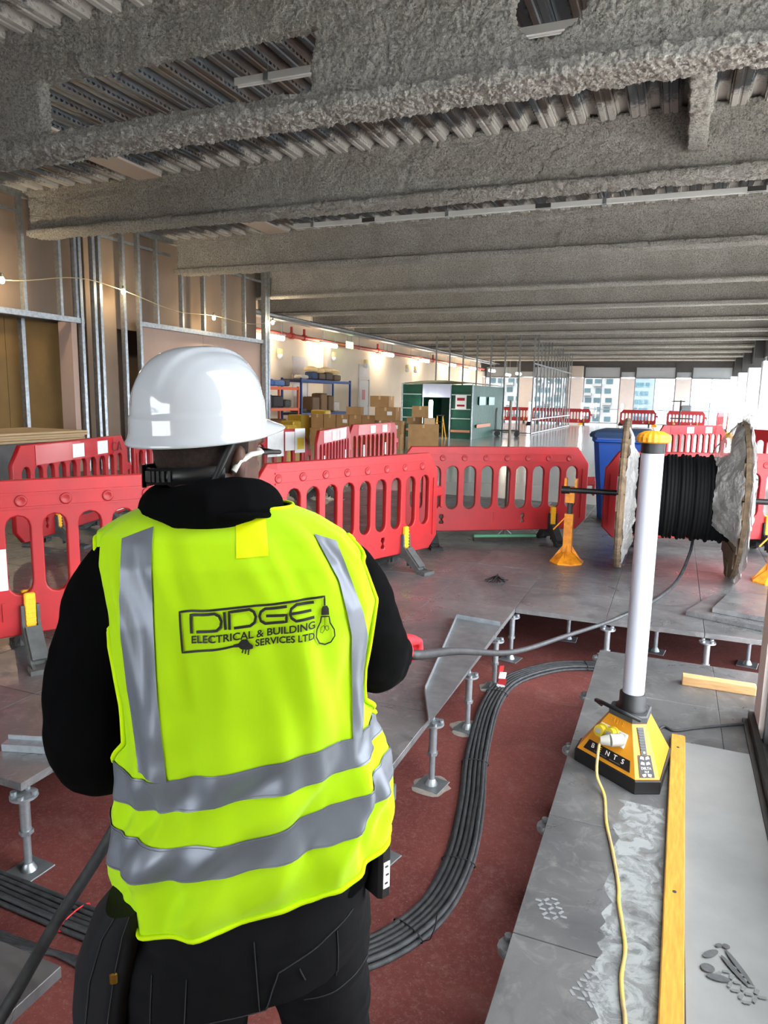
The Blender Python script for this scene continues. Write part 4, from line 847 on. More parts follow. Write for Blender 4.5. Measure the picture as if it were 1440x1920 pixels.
carton(-6.62, 18.92, .885, (.46, .4, .31), .3, 'square carton topping the right-hand stack')
for k in range(5): carton(-9.6 + .4 * k, 18.6, .504, (.38, .4, .4), .02 * k, 'brown carton in the row behind the barriers, %s from the left' % ['first', 'second', 'third', 'fourth', 'fifth'][k], label_=k == 2, group='row of brown cartons')
for k in range(3): carton(-9.45 + .75 * k, 18.65, 0, (.72, .6, .5), 0, 'large carton at the foot of the carton row, %s from the left' % ['first', 'second', 'third'][k])
carton(-7.24, 18.45, 0, (.56, .56, .42), .1, 'carton at floor level below the two stacked ones'); carton(-7.24, 18.46, .425, (.58, .52, .35), .12, 'carton with a yellow label under the stacked pair', label_=True); carton(-7.42, 18.46, .782, (.6, .5, .366), .1, 'wide carton second from the top of the middle stack', label_=True); carton(-7.6, 18.46, 1.154, (.55, .45, .30), .06, 'topmost carton of the middle stack'); 
carton(-8.5, 18.62, .91, (.42, .4, .22), .2, 'open flat carton beside the middle stack', tape=False)
M_CASE = mat('yellow_tool_case', (206, 168, 50), rough=.5, var=.2)
for k, (x, y, z, s) in enumerate(((-10.6, 19.1, 0, (.5, .5, .85)), (-10.0, 19.4, 0, (.5, .4, 1.0)), (-9.75, 16.9, 0, (.4, .5, .62)), (-10.25, 18.0, 0, (.45, .45, .7)))):
    t = thing('tool_case', ['tall yellow tool case left of the cartons', 'tall yellow tool case close to the blue rack', 'small yellow tool case behind the barriers', 'yellow tool case below the orange rack'][k], 'tool case', (x, y, z), group='yellow tool cases'); MB().rbox((0, 0, s[2] / 2), s, .03).build('case', M_CASE, t); MB().box((0, -s[1] / 2 - .01, s[2] * .75), (s[0] * .5, .03, .06)).build('latch', M_BLACK, t)
items = [(-11.5, 21.6, 1.95, (.3, .4, .25), (40, 60, 96)), (-11.5, 22.1, 1.95, (.35, .45, .22), (96, 78, 60)), (-11.5, 22.65, 1.95, (.35, .5, .26), (80, 64, 50)), (-11.5, 23.3, 1.95, (.35, .5, .2), (110, 86, 60)), (-11.5, 20.9, 1.95, (.3, .5, .12), (196, 186, 170)),
         (-11.5, 21.6, .87, (.4, .5, .5), (110, 82, 54)), (-11.5, 22.2, .87, (.4, .45, .62), (120, 88, 58)), (-11.5, 22.75, .87, (.4, .4, .55), (104, 78, 50)), (-11.5, 23.2, .87, (.4, .4, .35), (186, 176, 164)), (-11.5, 20.7, .87, (.4, .5, .12), (60, 66, 70)), (-11.5, 21.9, .22, (.4, .6, .45), (150, 110, 50)), (-11.5, 22.9, .22, (.4, .6, .4), (110, 84, 56)),
         (-11.5, 17.9, 1.68, (.4, .6, .3), (40, 38, 40)), (-11.5, 18.6, 1.68, (.4, .5, .2), (70, 100, 160)), (-11.5, 19.2, 1.68, (.4, .6, .17), (90, 120, 170)), (-11.5, 19.75, 1.68, (.3, .3, .2), (70, 70, 72)),
         (-11.5, 17.9, 1.04, (.4, .6, .35), (60, 56, 54)), (-11.5, 18.5, 1.04, (.4, .5, .38), (44, 42, 44)), (-11.5, 19.1, 1.04, (.4, .6, .34), (54, 50, 48)), (-11.5, 19.7, 1.04, (.4, .4, .22), (76, 72, 66)), (-11.5, 18.2, .32, (.4, .7, .4), (200, 160, 50)), (-11.5, 19.2, .32, (.4, .8, .35), (140, 104, 66))]
ords = ['first', 'second', 'third', 'fourth', 'fifth']
cnt = {}
for x, y, z, s, c in items:
    rk = 'blue' if y > 20.3 else 'orange'; lev = 'top' if z > 1.5 else ('middle' if z > .6 else 'bottom'); cnt[(rk, lev)] = cnt.get((rk, lev), 0) + 1
    m = mat('stored_%d_%d_%d' % c, c, rough=.7, var=.2, vscale=8)
    o = tag(MB().rbox((0, 0, s[2] / 2), s, .03).box((0, 0, s[2] + .004), (s[0] * .8, s[1] * .06, .01)).build('storage_box', m), 'stored box on the %s shelf of the %s rack, counted %s' % (lev, rk, ords[cnt[(rk, lev)] - 1]), 'box', 'boxes on the storage racks'); o.location = (x, y, z + .017); o.rotation_euler.z = random.uniform(-.05, .05)
M_SACK = mat('cream_sack', (236, 206, 150), rough=.8, var=.15)
for k, (y, z) in enumerate(((21.55, 2.24), (22.1, 2.205), (22.65, 2.26), (23.3, 2.2))):
    o = tag(MB().lathe([(.02, 0), (.2, .01), (.24, .06), (.2, .13), (.08, .17), (.005, .175)], n=16).build('cream_sack', M_SACK), 'pale round bundle on the top of the blue rack, %s from the left' % ords[k], 'bundle', 'bundles on the blue rack'); o.location = (-11.5, y, z - .01)
# board stack at the far left
bs = thing('board_stack', 'stack of pale boards on a grey crate at the left picture edge', 'boards', (-8.9, 7.3, 0))
MB().box((0, 0, .35), (1.0, 1.6, .7)).build('crate', mat('grey_crate', (110, 108, 106), rough=.8, var=.2), bs)
for k in range(4): MB().box((.02 * (-1) ** k, .03 * k, .72 + .035 * k), (1.25, 1.9, .03)).build('board', mat('pale_board', (196, 168, 128), rough=.85), bs)
MB().box((.52, .3, .55), (.02, .6, .25)).build('paper_label', M_PAPER, bs)
# green enclosure
ge = thing('green_enclosure', 'green tarpaulin cutting booth with white roof sheet', 'booth', (-7.9, 24.4, 0))
M_GRN = mat('dark_green_tarp', (16, 84, 66), rough=.5, var=.25, vscale=2.5, bump=.5, bscale=6, bdist=.05); M_SILV = mat('silver_stripe', (170, 186, 178), rough=.4); M_ORG = mat('orange_stripe', (200, 130, 96), rough=.5)
def panel_(x0, x1, y0, y1, h0=0, h1=1.9):
    L = math.hypot(x1 - x0, y1 - y0); g = [[(x0 + (x1 - x0) * u / 12, y0 + (y1 - y0) * u / 12, h0 + (h1 - h0) * v / 8) for u in range(13)] for v in range(9)]
    g2 = [[(x + .03 * nz((x * 2, y * 2, z), 1.3), y + .03 * nz((x * 2, z, y * 2), 1.5), z) for x, y, z in r] for r in g]
    return MB().grid(g2)
for nme, a in (('front_sheet', (-1.35, -.55, 0, 0)), ('front_sheet', (.48, 1.28, 0, 0)), ('side_sheet', (1.28, 1.28, 0, 4.7)), ('side_sheet', (-1.35, -1.35, 0, 4.7)), ('back_sheet', (-1.35, 1.28, 4.7, 4.7))):
    o = panel_(*a).build(nme, M_GRN, ge)
    if nme == 'front_sheet':
        cx = (a[0] + a[1]) / 2
        for z in (1.55, 1.05, .72): MB().box((cx, -.045, z), (.7, .02, .035)).build('stripe', M_SILV, o)
        MB().box((cx, -.045, .28), (.7, .02, .08)).build('stripe', M_ORG, o)
MB().box((1.33, 1.5, .45), (.02, 2.0, .12)).build('stripe', M_ORG, ge); MB().box((1.33, 1.2, 1.35), (.02, .9, .3)).box((1.33, 2.6, 1.35), (.02, .9, .3)).build('clear_window', mat('milky_window', (110, 150, 140), rough=.3), ge)
MB().grid([[(x, y, 1.93 + .12 * math.sin((x + 1.4) / 2.75 * PI) + .03 * nz((x, y, 2), 1.5)) for x in np.linspace(-1.4, 1.33, 14)] for y in np.linspace(-.05, 4.75, 10)]).build('roof_sheet', mat('cream_sheet', (236, 226, 196), rough=.6), ge)
MB().grid([[(x, -.06 + .05 * nz((x * 4, z, 0), 2), z) for x in np.linspace(-.55, .48, 12)] for z in np.linspace(1.45, 1.92, 6)]).build('door_flap', mat('milky_flap', (190, 196, 214), rough=.3), ge)
for x in (-1.35, -.55, .48, 1.28): MB().cyl((x, -.02, 0), (x, -.02, 1.93), .025, n=8).build('pole', M_GALV, ge)
MB().box((.88, -.06, 1.3), (.4, .01, .5)).build('notice', M_PAPER, ge); MB().box((.88, -.07, 1.4), (.28, .006, .1)).box((.88, -.07, 1.18), (.28, .006, .07)).build('notice_print', M_REDDK, ge)
for k, (x, y, lab) in enumerate(((-8.05, 24.1, 'lit white tower light at the mouth of the green booth'), (2.1, 44.4, 'lit tower light beside the right far window'), (2.25, 38.2, 'lit tower light in front of the second white casing'), (2.2, 34.2, 'lit tower light in front of the third white casing'), (2.35, 30.6, 'lit tower light near the right picture edge'), (-1.1, 44.6, 'lit tower light at the middle far window'), (-3.0, 45.3, 'lit tower light by the pier left of the middle window'), (-5.25, 44.6, 'lit tower light by the pier at the end of the stud frame'), (-7.7, 40.8, 'lit tower light seen through the open stud frame'))):
    t = thing('tower_light', lab, 'work light', (x, y, 0), group='lit tower lights'); r = .055 if k else .07; h = 1.3 if k else 1.35
    MB().loft([octr(.17, .05, 0), octr(.17, .05, .05), octr(.08, .03, .22)], smooth=False).build('housing', M_YEL if k % 2 else M_BLACK, t); MB().tube([(0, 0, .22), (0, 0, .26), (0, 0, h - .04), (0, 0, h)], [r * .8, r, r, r * .7], n=14).build('tube', M_TUBEW, t)
# step ladder in the booth mouth
ld = thing('step_ladder', 'small yellow step ladder at the mouth of the green booth', 'ladder', (-7.66, 24.0, 0))
for s in (-1, 1): MB().tube([(s * .16, -.2, 0), (s * .1, 0, .8)], .02, n=6).tube([(s * .16, .25, 0), (s * .1, 0, .8)], .018, n=6).build('leg', M_YEL, ld)
for k in range(3): MB().box((0, -.15 + .05 * k, .2 + .2 * k), (.28, .07, .02)).build('step', M_DARK, ld)
MB().box((0, 0, .82), (.26, .16, .03)).build('top', M_DARK, ld)
# cage trolley
tl = thing('cage_trolley', 'dark flat trolley with tubular end frames on the far floor', 'trolley', (-6.05, 27.6, 0), .15)
MB().box((0, 0, .22), (1.0, .6, .05)).build('deck', M_DARK, tl)
for s in (-1, 1):
    MB().tube(smooth_path([(s * .45, -.26, .24), (s * .45, -.26, .95), (s * .42, -.2, 1.08), (s * .42, .2, 1.08), (s * .45, .26, .95), (s * .45, .26, .24)], 4), .018, n=8).build('end_frame', M_DARK, tl)
    for q in (-1, 1): MB().cyl((s * .38, q * .24 - .02, .1), (s * .38, q * .24 + .02, .1), .1, n=16).build('wheel', M_BLACK, tl)
eq = thing('equipment_stand', 'black stand with instruments before the far windows', 'stand', (.22, 40, 0))
MB().cyl((0, 0, .0), (0, 0, 1.55), .04, n=10).build('mast', M_BLACK, eq); MB().box((-.15, 0, 1.5), (.7, .04, .05)).box((.1, 0, .62), (1.1, .3, .06)).build('arm', M_BLACK, eq); MB().rbox((.28, 0, 1.15), (.5, .3, .3), .05).build('instrument', mat('grey_instrument', (120, 124, 128), rough=.5), eq); MB().box((.1, 0, .03), (.7, .6, .06)).build('base', M_BLACK, eq)

# ================================================================ the man
ER = Vector((.832, .554, 0)).normalized(); EF = Vector((-.554, .832, 0)).normalized()     # his right-hand side / the way he faces
R0_, F0_ = .02, 1.17
person = thing('person', 'man seen from behind in white helmet and yellow hi-vis vest pulling a cable', 'person', ER * R0_ + EF * F0_ + Vector((0, 0, ZS)), math.atan2(ER.y, ER.x))
def pbuild(mb, name, m, parent=person, sub=False):
    o = mb.build(name, m, parent)
    if parent is person: o.location = (-R0_, -F0_, -ZS)
    return o
def premesh(mb, voxel, it, name, m, disp=None):
    o = remesh(mb, voxel, it, name, m, person, disp); o.location = (-R0_, -F0_, -ZS); return o
def W(r, f, z): return ER * r + EF * f + Vector((0, 0, z))
# --- torso surface: th = 0 at the spine, +90 deg at his right side; t = nominal height
T_ = [.42, .52, .60, .70, .82, .95, 1.08, 1.16, 1.20, 1.225, 1.245]
CR_ = [.0, .02, .03, .02, .01, .005, .008, -.012, -.025, -.032, -.038]
A_ = [.20, .222, .236, .240, .219, .215, .229, .222, .204, .165, .118]
B_ = [.14, .158, .165, .163, .148, .140, .140, .125, .100, .075, .060]
CF_ = [1.18, 1.185, 1.19, 1.19, 1.195, 1.20, 1.205, 1.21, 1.21, 1.215, 1.225]
TI_ = [.065, .06, .055, .045, .03, .02, .01, .0, -.004, 0, 0]
def spw(x, e): return math.copysign(abs(x) ** e, x)
def wrinkle(th, t):
    low = max(0, min(1, (.93 - t) / .15)); q = Vector((th * 1.6, t * 13 - th * 2.2, 1.7))
    w = low * (.016 * noise.noise(q) + .010 * noise.noise(Vector((th * 3.1, t * 24 - th * 3.5, 5.1)))) + .011 * noise.noise(Vector((th * 4.2, t * 5, 9.0))) + .005 * noise.noise(Vector((th * 7 + t * 6, t * 7, 3.0)))
    w += .007 * low * math.sin((t - .74 - .05 * math.sin(th)) * 58) * math.exp(-((th + .45) / .8) ** 2)
    fold = math.exp(-(((th - .35) * .9 - (1.0 - t) * 1.8) / .16) ** 2) * max(0, min(1, (1.12 - t) / .1)) * max(0, min(1, (t - .84) / .1)); w += .009 * fold
    fold = math.exp(-(((th + .55) + (1.0 - t) * .7) / .12) ** 2) * max(0, min(1, (1.1 - t) / .1)) * max(0, min(1, (t - .82) / .1)); w += .008 * fold
    return w * max(0, min(1, (1.235 - t) / .03))
def S(th, t, off=0.0, wr=True):
    cr, a, b, cf, ti = (interp(t, T_, q) for q in (CR_, A_, B_, CF_, TI_))
    s, c = math.sin(th), math.cos(th); d = off + (wrinkle(th, t) if wr else 0)
    a += d; b += d
    return Vector((cr + a * spw(s, .85), cf - b * spw(c, .85), t + ti * spw(s, .9) - .012 * c * max(0, min(1, (.9 - t) / .2))))
def back_pt(r, z, off):
    t, rr = z, r
    for _ in range(7):
        cr, a = interp(t, T_, CR_), interp(t, T_, A_); s = max(-.999, min(.999, (rr - cr) / a)); th = math.asin(spw(s, 1 / .85)); P = S(th, t, off); t += z - P.z; rr += r - P.x
    return P
# --- vest
M_VEST = mat('fluorescent_yellow_mesh', (184, 232, 0), rough=.75, var=.04, vscale=3, bump=.12, bscale=700, bdist=.0008, sheen=.15, spec=.2)
M_VESTE = mat('vest_binding', (206, 244, 0), rough=.7, spec=.2)
M_RETRO = mat('silver_reflective_tape', (122, 128, 138), rough=.42, metal=.25, var=.08, vscale=18, bump=.1, bscale=90, bdist=.002)
NT, NTH = 150, 200; ts = np.linspace(.613, 1.243, NT); hole = lambda t: (0 if not .83 < t < 1.195 else (.40 * min(1, (t - .83) / .06) * min(1, (1.195 - t) / .05) + .0))
vb = MB(); G = [[S(-PI + 2 * PI * j / NTH, t) for j in range(NTH)] for t in ts]; vb.v = [tuple(p) for r in G for p in r]
for i in range(NT - 1):
    for j in range(NTH):
        th = -PI + 2 * PI * (j + .5) / NTH
        if abs(abs(th) - PI / 2) < hole((ts[i] + ts[i + 1]) / 2): continue
        if abs(abs(th) - PI) < .015: continue                      # front opening
        k = (j + 1) % NTH; vb.f.append((i * NTH + j, i * NTH + k, (i + 1) * NTH + k, (i + 1) * NTH + j)); vb.sm.append(True)
vest = pbuild(vb, 'vest', M_VEST); sol = vest.modifiers.new('cloth', 'SOLIDIFY'); sol.thickness = .0015; sol.offset = -1
vest['label'] = 'fluorescent yellow hi-vis vest with grey reflective bands and printed logo'
def vpart(mb, name, m):
    o = mb.build(name, m, vest); return o
def strip(tfun0, tfun1, th0, th1, n=150, off=.0022):
    return MB().grid([[S(th0 + (th1 - th0) * j / n, tfun0(th0 + (th1 - th0) * j / n) * (1 - u) + tfun1(th0 + (th1 - th0) * j / n) * u, off) for j in range(n + 1)] for u in np.linspace(0, 1, 9)])
bw = lambda th: .004 * math.sin(th * 3 + 1)
vpart(strip(lambda h: .800 + bw(h), lambda h: .852 + bw(h), -PI + .03, PI - .03), 'reflective_band', M_RETRO)
vpart(strip(lambda h: .700 + bw(h + 1), lambda h: .754 + bw(h + 1), -PI + .03, PI - .03), 'reflective_band', M_RETRO)
def rz_strip(pl, pr, n=60, off=.003):
    zl = [p[1] for p in pl][::-1]; rl = [p[0] for p in pl][::-1]; zr = [p[1] for p in pr][::-1]; rr = [p[0] for p in pr][::-1]
    rows = []
    for i in range(n + 1):
        u = i / n; z0 = zl[0] + (zl[-1] - zl[0]) * u; z1 = zr[0] + (zr[-1] - zr[0]) * u; a = (interp(z0, zl, rl), z0); b = (interp(z1, zr, rr), z1)
        rows.append([back_pt(a[0] + (b[0] - a[0]) * k / 8, a[1] + (b[1] - a[1]) * k / 8, off) for k in range(9)])
    return MB().grid(rows)
vpart(rz_strip([(-.182, 1.205), (-.185, 1.053), (-.18, .966), (-.165, .835)], [(-.135, 1.222), (-.134, 1.093), (-.129, .962), (-.119, .825)]), 'reflective_strip', M_RETRO)
vpart(rz_strip([(.118, 1.205), (.155, 1.135), (.176, 1.042), (.178, .947), (.178, .865)], [(.155, 1.193), (.196, 1.079), (.208, 1.031), (.202, .946), (.196, .865)]), 'reflective_strip', M_RETRO)
# bindings: hem, neck and armholes
vpart(MB().tube([S(-PI + .02 + (2 * PI - .04) * j / 160, .614, .001) for j in range(161)], .0045, n=6), 'hem_binding', M_VESTE)
vpart(MB().tube([S(-PI + 2 * PI * j / 80, 1.242, .001) for j in range(81)], .0035, n=6), 'neck_binding', M_VESTE)
for s in (-1, 1):
    lo = [t for t in np.linspace(.835, 1.19, 60)]
    loop = [S(s * (PI / 2 - hole(t)), t, .0012) for t in lo] + [S(s * (PI / 2 + hole(t)), t, .0012) for t in lo[::-1]]
    vpart(MB().tube(loop, .0048, n=6), 'armhole_binding', M_VESTE)
for s in (-1, 1): vpart(MB().tube([S(s * (PI - .02), t, .001) for t in np.linspace(.614, 1.24, 60)], .004, n=6), 'front_binding', M_VESTE)
for k, (t0, t1) in enumerate(((.8, .852), (.70, .754))):                                         # stitched edges of the bands
    for t in (t0 + .003, t1 - .003): vpart(MB().tube([S(-PI + .04 + (2 * PI - .08) * j / 160, t + bw((-PI + .04 + (2 * PI - .08) * j / 160) + k), .0026) for j in range(161)], .0006, n=4), 'stitching', mat('grey_thread', (120, 124, 128)))
vpart(rz_strip([(-.008, 1.232), (-.008, 1.178)], [(.04, 1.232), (.042, 1.18)], 12, .0012), 'care_label', mat('yellow_care_label', (228, 240, 0), rough=.5, spec=.3))
# printed logo: drawn in print units, laid on the back of the vest
def logo_rz(x, y):
    px, py = 310 + x / 4.114, 1080 + y / 4.114
    return (-.094 + .000805 * (px - 335) - .00001 * (py - 1155), 1.098 - .00085 * (py - 1155) - .0000343 * (px - 335))
M_PRINT = mat('black_print', (14, 14, 14), rough=.6)
def stroke(pts, w, mb):
    P = [Vector((x, y)) for x, y in pts]; Q = []
    for a, b in zip(P[:-1], P[1:]):
        n = max(2, int((b - a).length / 22))
        Q += [a.lerp(b, k / n) for k in range(n)]
    Q.append(P[-1]); L, Rr = [], []
    for i, p in enumerate(Q):
        d = (Q[min(i + 1, len(Q) - 1)] - Q[max(i - 1, 0)]).normalized(); n = Vector((-d.y, d.x)) * w / 2
        L.append(back_pt(*logo_rz(*(p + n)), .0028)); Rr.append(back_pt(*logo_rz(*(p - n)), .0028))
    mb.grid([L, Rr]); return mb
def fill(poly, mb):
    c = Vector((sum(p[0] for p in poly) / len(poly), sum(p[1] for p in poly) / len(poly))); rings = []
    for k in (0.02, .5, 1.0): rings.append([back_pt(*logo_rz(*(c + (Vector(p) - c) * k)), .003) for p in poly])
    mb.loft(rings, caps=False); return mb
lg = MB()
stroke([(1240, 250), (1240, 183), (960, 212), (600, 245), (105, 300), (125, 602), (525, 530)], 17, lg)
lo_ = vpart(lg, 'logo_frame', M_PRINT)
def lpart(mb, name): return vpart(mb, name, M_PRINT)
plug = fill([(515, 518), (555, 510), (578, 482), (620, 478), (640, 508), (668, 528), (664, 552), (620, 560), (575, 556), (555, 540), (520, 540)], MB())
for a, b in (((590, 553), (582, 585)), ((612, 556), (606, 592)), ((635, 553), (629, 600))): stroke([a, b], 10, plug)
lpart(plug, 'logo_plug')
bulb = stroke([(1212, 325), (1205, 370), (1175, 430), (1170, 485), (1198, 535), (1245, 552), (1295, 537), (1328, 490), (1322, 440), (1285, 382), (1275, 330), (1212, 330)], 11, MB())
fill([(1210, 318), (1213, 275), (1225, 252), (1260, 250), (1274, 272), (1276, 318)], bulb); stroke([(1240, 335), (1242, 430), (1222, 460), (1205, 450), (1210, 415), (1232, 400), (1244, 425), (1262, 445), (1275, 430), (1268, 405), (1250, 405), (1243, 428)], 4.5, bulb)
lpart(bulb, 'logo_bulb')
for pts in ([(195, 452), (188, 320), (370, 296), (405, 312), (424, 348), (418, 385), (388, 415), (232, 440)], [(445, 283), (456, 408)], [(487, 408), (482, 283), (638, 263), (672, 280), (688, 315), (678, 355), (645, 380), (520, 396)],
            [(932, 243), (760, 258), (727, 280), (717, 312), (727, 345), (762, 366), (926, 350), (926, 303), (768, 310)], [(1152, 222), (1010, 232), (967, 260), (957, 292), (967, 325), (1005, 348), (1155, 330)], [(957, 296), (1130, 280)]):
    if pts[0] == (957, 296): stroke(pts, 20, last)
    else:
        last = MB(); stroke(pts, 21, last)
        if pts[0] != (1152, 222): lpart(last, 'logo_letter')
lpart(last, 'logo_letter')
def logo_text(s, x0, x1, yc0, yc1, cap):
    me = text_mesh(s, 1.0, 'logo_text', None, 0, align='LEFT', offset=.022); xs_ = [v.co.x for v in me.vertices]; ys_ = [v.co.y for v in me.vertices]; xa, xb, ya, yb = min(xs_), max(xs_), min(ys_), max(ys_)
    bm = bmesh.new(); bm.from_mesh(me)
    for v in bm.verts:
        u = (v.co.x - xa) / (xb - xa); h = (v.co.y - (ya + yb) / 2) / (yb - ya); x = x0 + (x1 - x0) * u; y = yc0 + (yc1 - yc0) * u - h * cap; v.co = back_pt(*logo_rz(x, y), .0032)
    bm.to_mesh(me); bm.free(); me.materials.append(M_PRINT); put('logo_text', me, vest)
logo_text('ELECTRICAL & BUILDING', 195, 1160, 498, 386, 58); logo_text('SERVICES LTD', 685, 1155, 508, 468, 54)

# --- black hoodie: body, sleeves and folded hood as one garment
M_HOOD = mat('black_hoodie_fleece', (9, 9, 10), rough=.95, spec=.06, var=.2, vscale=200)
hb_ = MB().loft([[S(-PI + 2 * PI * j / 48, t, -.014 - .022 * max(0, min(1, (.98 - t) / .1)) * (t > .57), False) for j in range(48)] for t in (.525, .56, .62, .70, .82, .95, 1.08, 1.16, 1.20, 1.22)])
LSH, LEL, LWR = (-.185, 1.20, 1.13), (-.262, 1.215, .82), (-.15, 1.43, .80)
RSH, REL, RWR = (.165, 1.20, 1.12), (.25, 1.315, .93), (.352, 1.525, .848)
hb_.tube(smooth_path([(-.14, 1.21, 1.165), (-.195, 1.205, 1.12), (-.243, 1.21, 1.0), (-.262, 1.22, .86), (-.248, 1.25, .79), (-.20, 1.34, .78), LWR], 5), [.06, .064, .066, .068, .07, .071, .072, .072, .072, .072, .073, .073, .073, .073, .074, .074, .074, .074, .073, .072, .07, .068, .066, .064, .062, .06, .058, .055, .052, .049, .045], n=16)
hb_.tube(smooth_path([(.12, 1.21, 1.15), (.175, 1.21, 1.11), (.218, 1.25, 1.02), (.248, 1.315, .935), (.28, 1.385, .89), (.315, 1.455, .868), RWR], 5), [.056, .06, .062, .064, .066, .068, .069, .07, .07, .07, .071, .071, .071, .072, .073, .074, .074, .073, .071, .068, .066, .064, .062, .06, .058, .055, .052, .05, .047, .045, .043], n=16)
hood = []
for k in range(25):
    a = 2 * PI * k / 24; bk = max(0, -math.cos(a)) if False else (1 + math.cos(a)) / 2
    hood.append((-.048 + .082 * math.sin(a), 1.245 - .075 * math.cos(a), 1.222 + .022 * bk + .008 * math.sin(2 * a)))
hb_.tube(hood, [.036 + .012 * (1 + math.cos(2 * PI * k / 24)) / 2 for k in range(25)], n=14)
hb_.tube([(-.105, 1.17, 1.245), (-.05, 1.145, 1.255), (.015, 1.165, 1.25)], [.03, .036, .03], n=12)
fold_ = lambda p: .008 * noise.noise(Vector((p.x * 9, p.y * 9, p.z * 14))) + .003 * noise.noise(Vector((p.x * 22, p.y * 22, p.z * 30)))
hoodie = premesh(hb_, .007, 5, 'hoodie', M_HOOD, fold_); hoodie['label'] = 'black hooded sweatshirt'
pbuild(MB().tube([(-.125, 1.176, 1.222), (-.06, 1.125, 1.238), (.01, 1.128, 1.24), (.045, 1.16, 1.235)], .006, n=6), 'hood_seam', M_HOOD)
# --- trousers
M_TROU = mat('black_work_trousers', (15, 15, 17), rough=.9, var=.25, vscale=30, spec=.2)
tb = MB().loft([[(.015 + a * spw(math.cos(q), .85), 1.175 + b * spw(math.sin(q), .85), z + .035 * math.cos(q)) for q in [2 * PI * k / 40 for k in range(40)]] for a, b, z in ((.185, .135, .62), (.205, .145, .55), (.205, .15, .48), (.19, .14, .42), (.12, .10, .39))])
tb.tube(smooth_path([(-.085, 1.165, .50), (-.105, 1.17, .38), (-.125, 1.215, .12), (-.13, 1.20, -.08), (-.135, 1.15, -.28)], 5), [.125, .127, .128, .127, .125, .121, .116, .112, .108, .104, .10, .097, .094, .092, .091, .09, .089, .088, .086, .084, .08], n=18)
tb.tube(smooth_path([(.115, 1.185, .50), (.13, 1.21, .38), (.165, 1.285, .12), (.185, 1.30, -.08), (.20, 1.29, -.28)], 5), [.115, .115, .113, .111, .108, .104, .10, .097, .094, .092, .09, .088, .087, .086, .086, .086, .086, .085, .084, .082, .08], n=18)
trousers = premesh(tb, .008, 4, 'trousers', M_TROU, lambda p: .006 * noise.noise(Vector((p.x * 7, p.y * 7, p.z * 16))) + .003 * noise.noise(Vector((p.x * 18, p.y * 18, p.z * 34)))); trousers['label'] = 'black work trousers'
M_STIT = mat('grey_seam_thread', (46, 47, 50), rough=.9)
def surf_line(pts, name='seam'):
    """lay a line of stitching on the back of the trousers"""
    bv = bpy.data.objects[trousers.name]; out = []
    for r, z in pts:
        ok, co, nrm, _ = bv.ray_cast(Vector((r, .7, z)), Vector((0, 1, 0)))
        if ok: out.append(co + nrm * .0012)
    if len(out) > 1: MB().tube(out, .0013, n=4).build(name, M_STIT, trousers)
bpy.context.view_layer.update()
ln = lambda a, b, n=14: [(a[0] + (b[0] - a[0]) * k / n, a[1] + (b[1] - a[1]) * k / n) for k in range(n + 1)]
for a, b in (((-.15, .50), (-.16, .34)), ((-.095, .50), (-.105, .36)), ((-.105, .40), (.03, .42)), ((.03, .42), (.05, .50)), ((.05, .50), (.18, .56)), ((.15, .54), (.155, .42)), ((.012, .56), (.02, .42)), ((.085, .50), (.095, .47)), ((.10, .36), (.22, .40))): surf_line(ln(a, b))
# boots
for (r, f) in ((-.135, 1.14), (.20, 1.28)):
    bt = MB().loft([[(r + .05 * w * math.cos(q), f + .03 + L * math.sin(q) + sh, z) for q in [2 * PI * k / 20 for k in range(20)]] for w, L, sh, z in ((1, .14, .02, -.36), (1.02, .142, .02, -.335), (1.0, .14, .02, -.31), (.95, .12, .01, -.28), (.9, .08, -.03, -.25), (.95, .07, -.04, -.2))])
    pbuild(bt, 'boot', mat('brown_work_boot', (70, 54, 40), rough=.7))
# tool holster pocket at the left hip
M_NAVY = mat('navy_holster_cloth', (14, 16, 22), rough=.9, var=.2, vscale=40)
hp = []
for z, c, w, d in ((.60, -.195, .03, .05), (.57, -.21, .04, .055), (.50, -.228, .048, .06), (.42, -.24, .045, .055), (.36, -.245, .04, .05), (.335, -.243, .03, .04)):
    hp.append([(c + w * spw(math.cos(q), .7), 1.12 + d * spw(math.sin(q), .7), z) for q in [2 * PI * k / 24 for k in range(24)]])
hs = pbuild(MB().loft(hp), 'holster_pocket', M_NAVY)
for k in (3, 4): hs_l = MB().tube([(c + (w + .001) * spw(math.cos(PI * 1.5 + .5 * (k - 3.5)), .7), 1.12 + (d + .001) * spw(math.sin(PI * 1.5 + .5 * (k - 3.5)), .7), z) for z, c, w, d in ((.60, -.195, .03, .05), (.57, -.21, .04, .055), (.50, -.228, .048, .06), (.42, -.24, .045, .055), (.36, -.245, .04, .05))], .0012, n=4).build('seam', M_STIT, hs)
MB().rbox((-.21, 1.062, .50), (.012, .006, .02), .002).build('buckle', mat('brass', (180, 140, 60), rough=.35, metal=.9), hs)

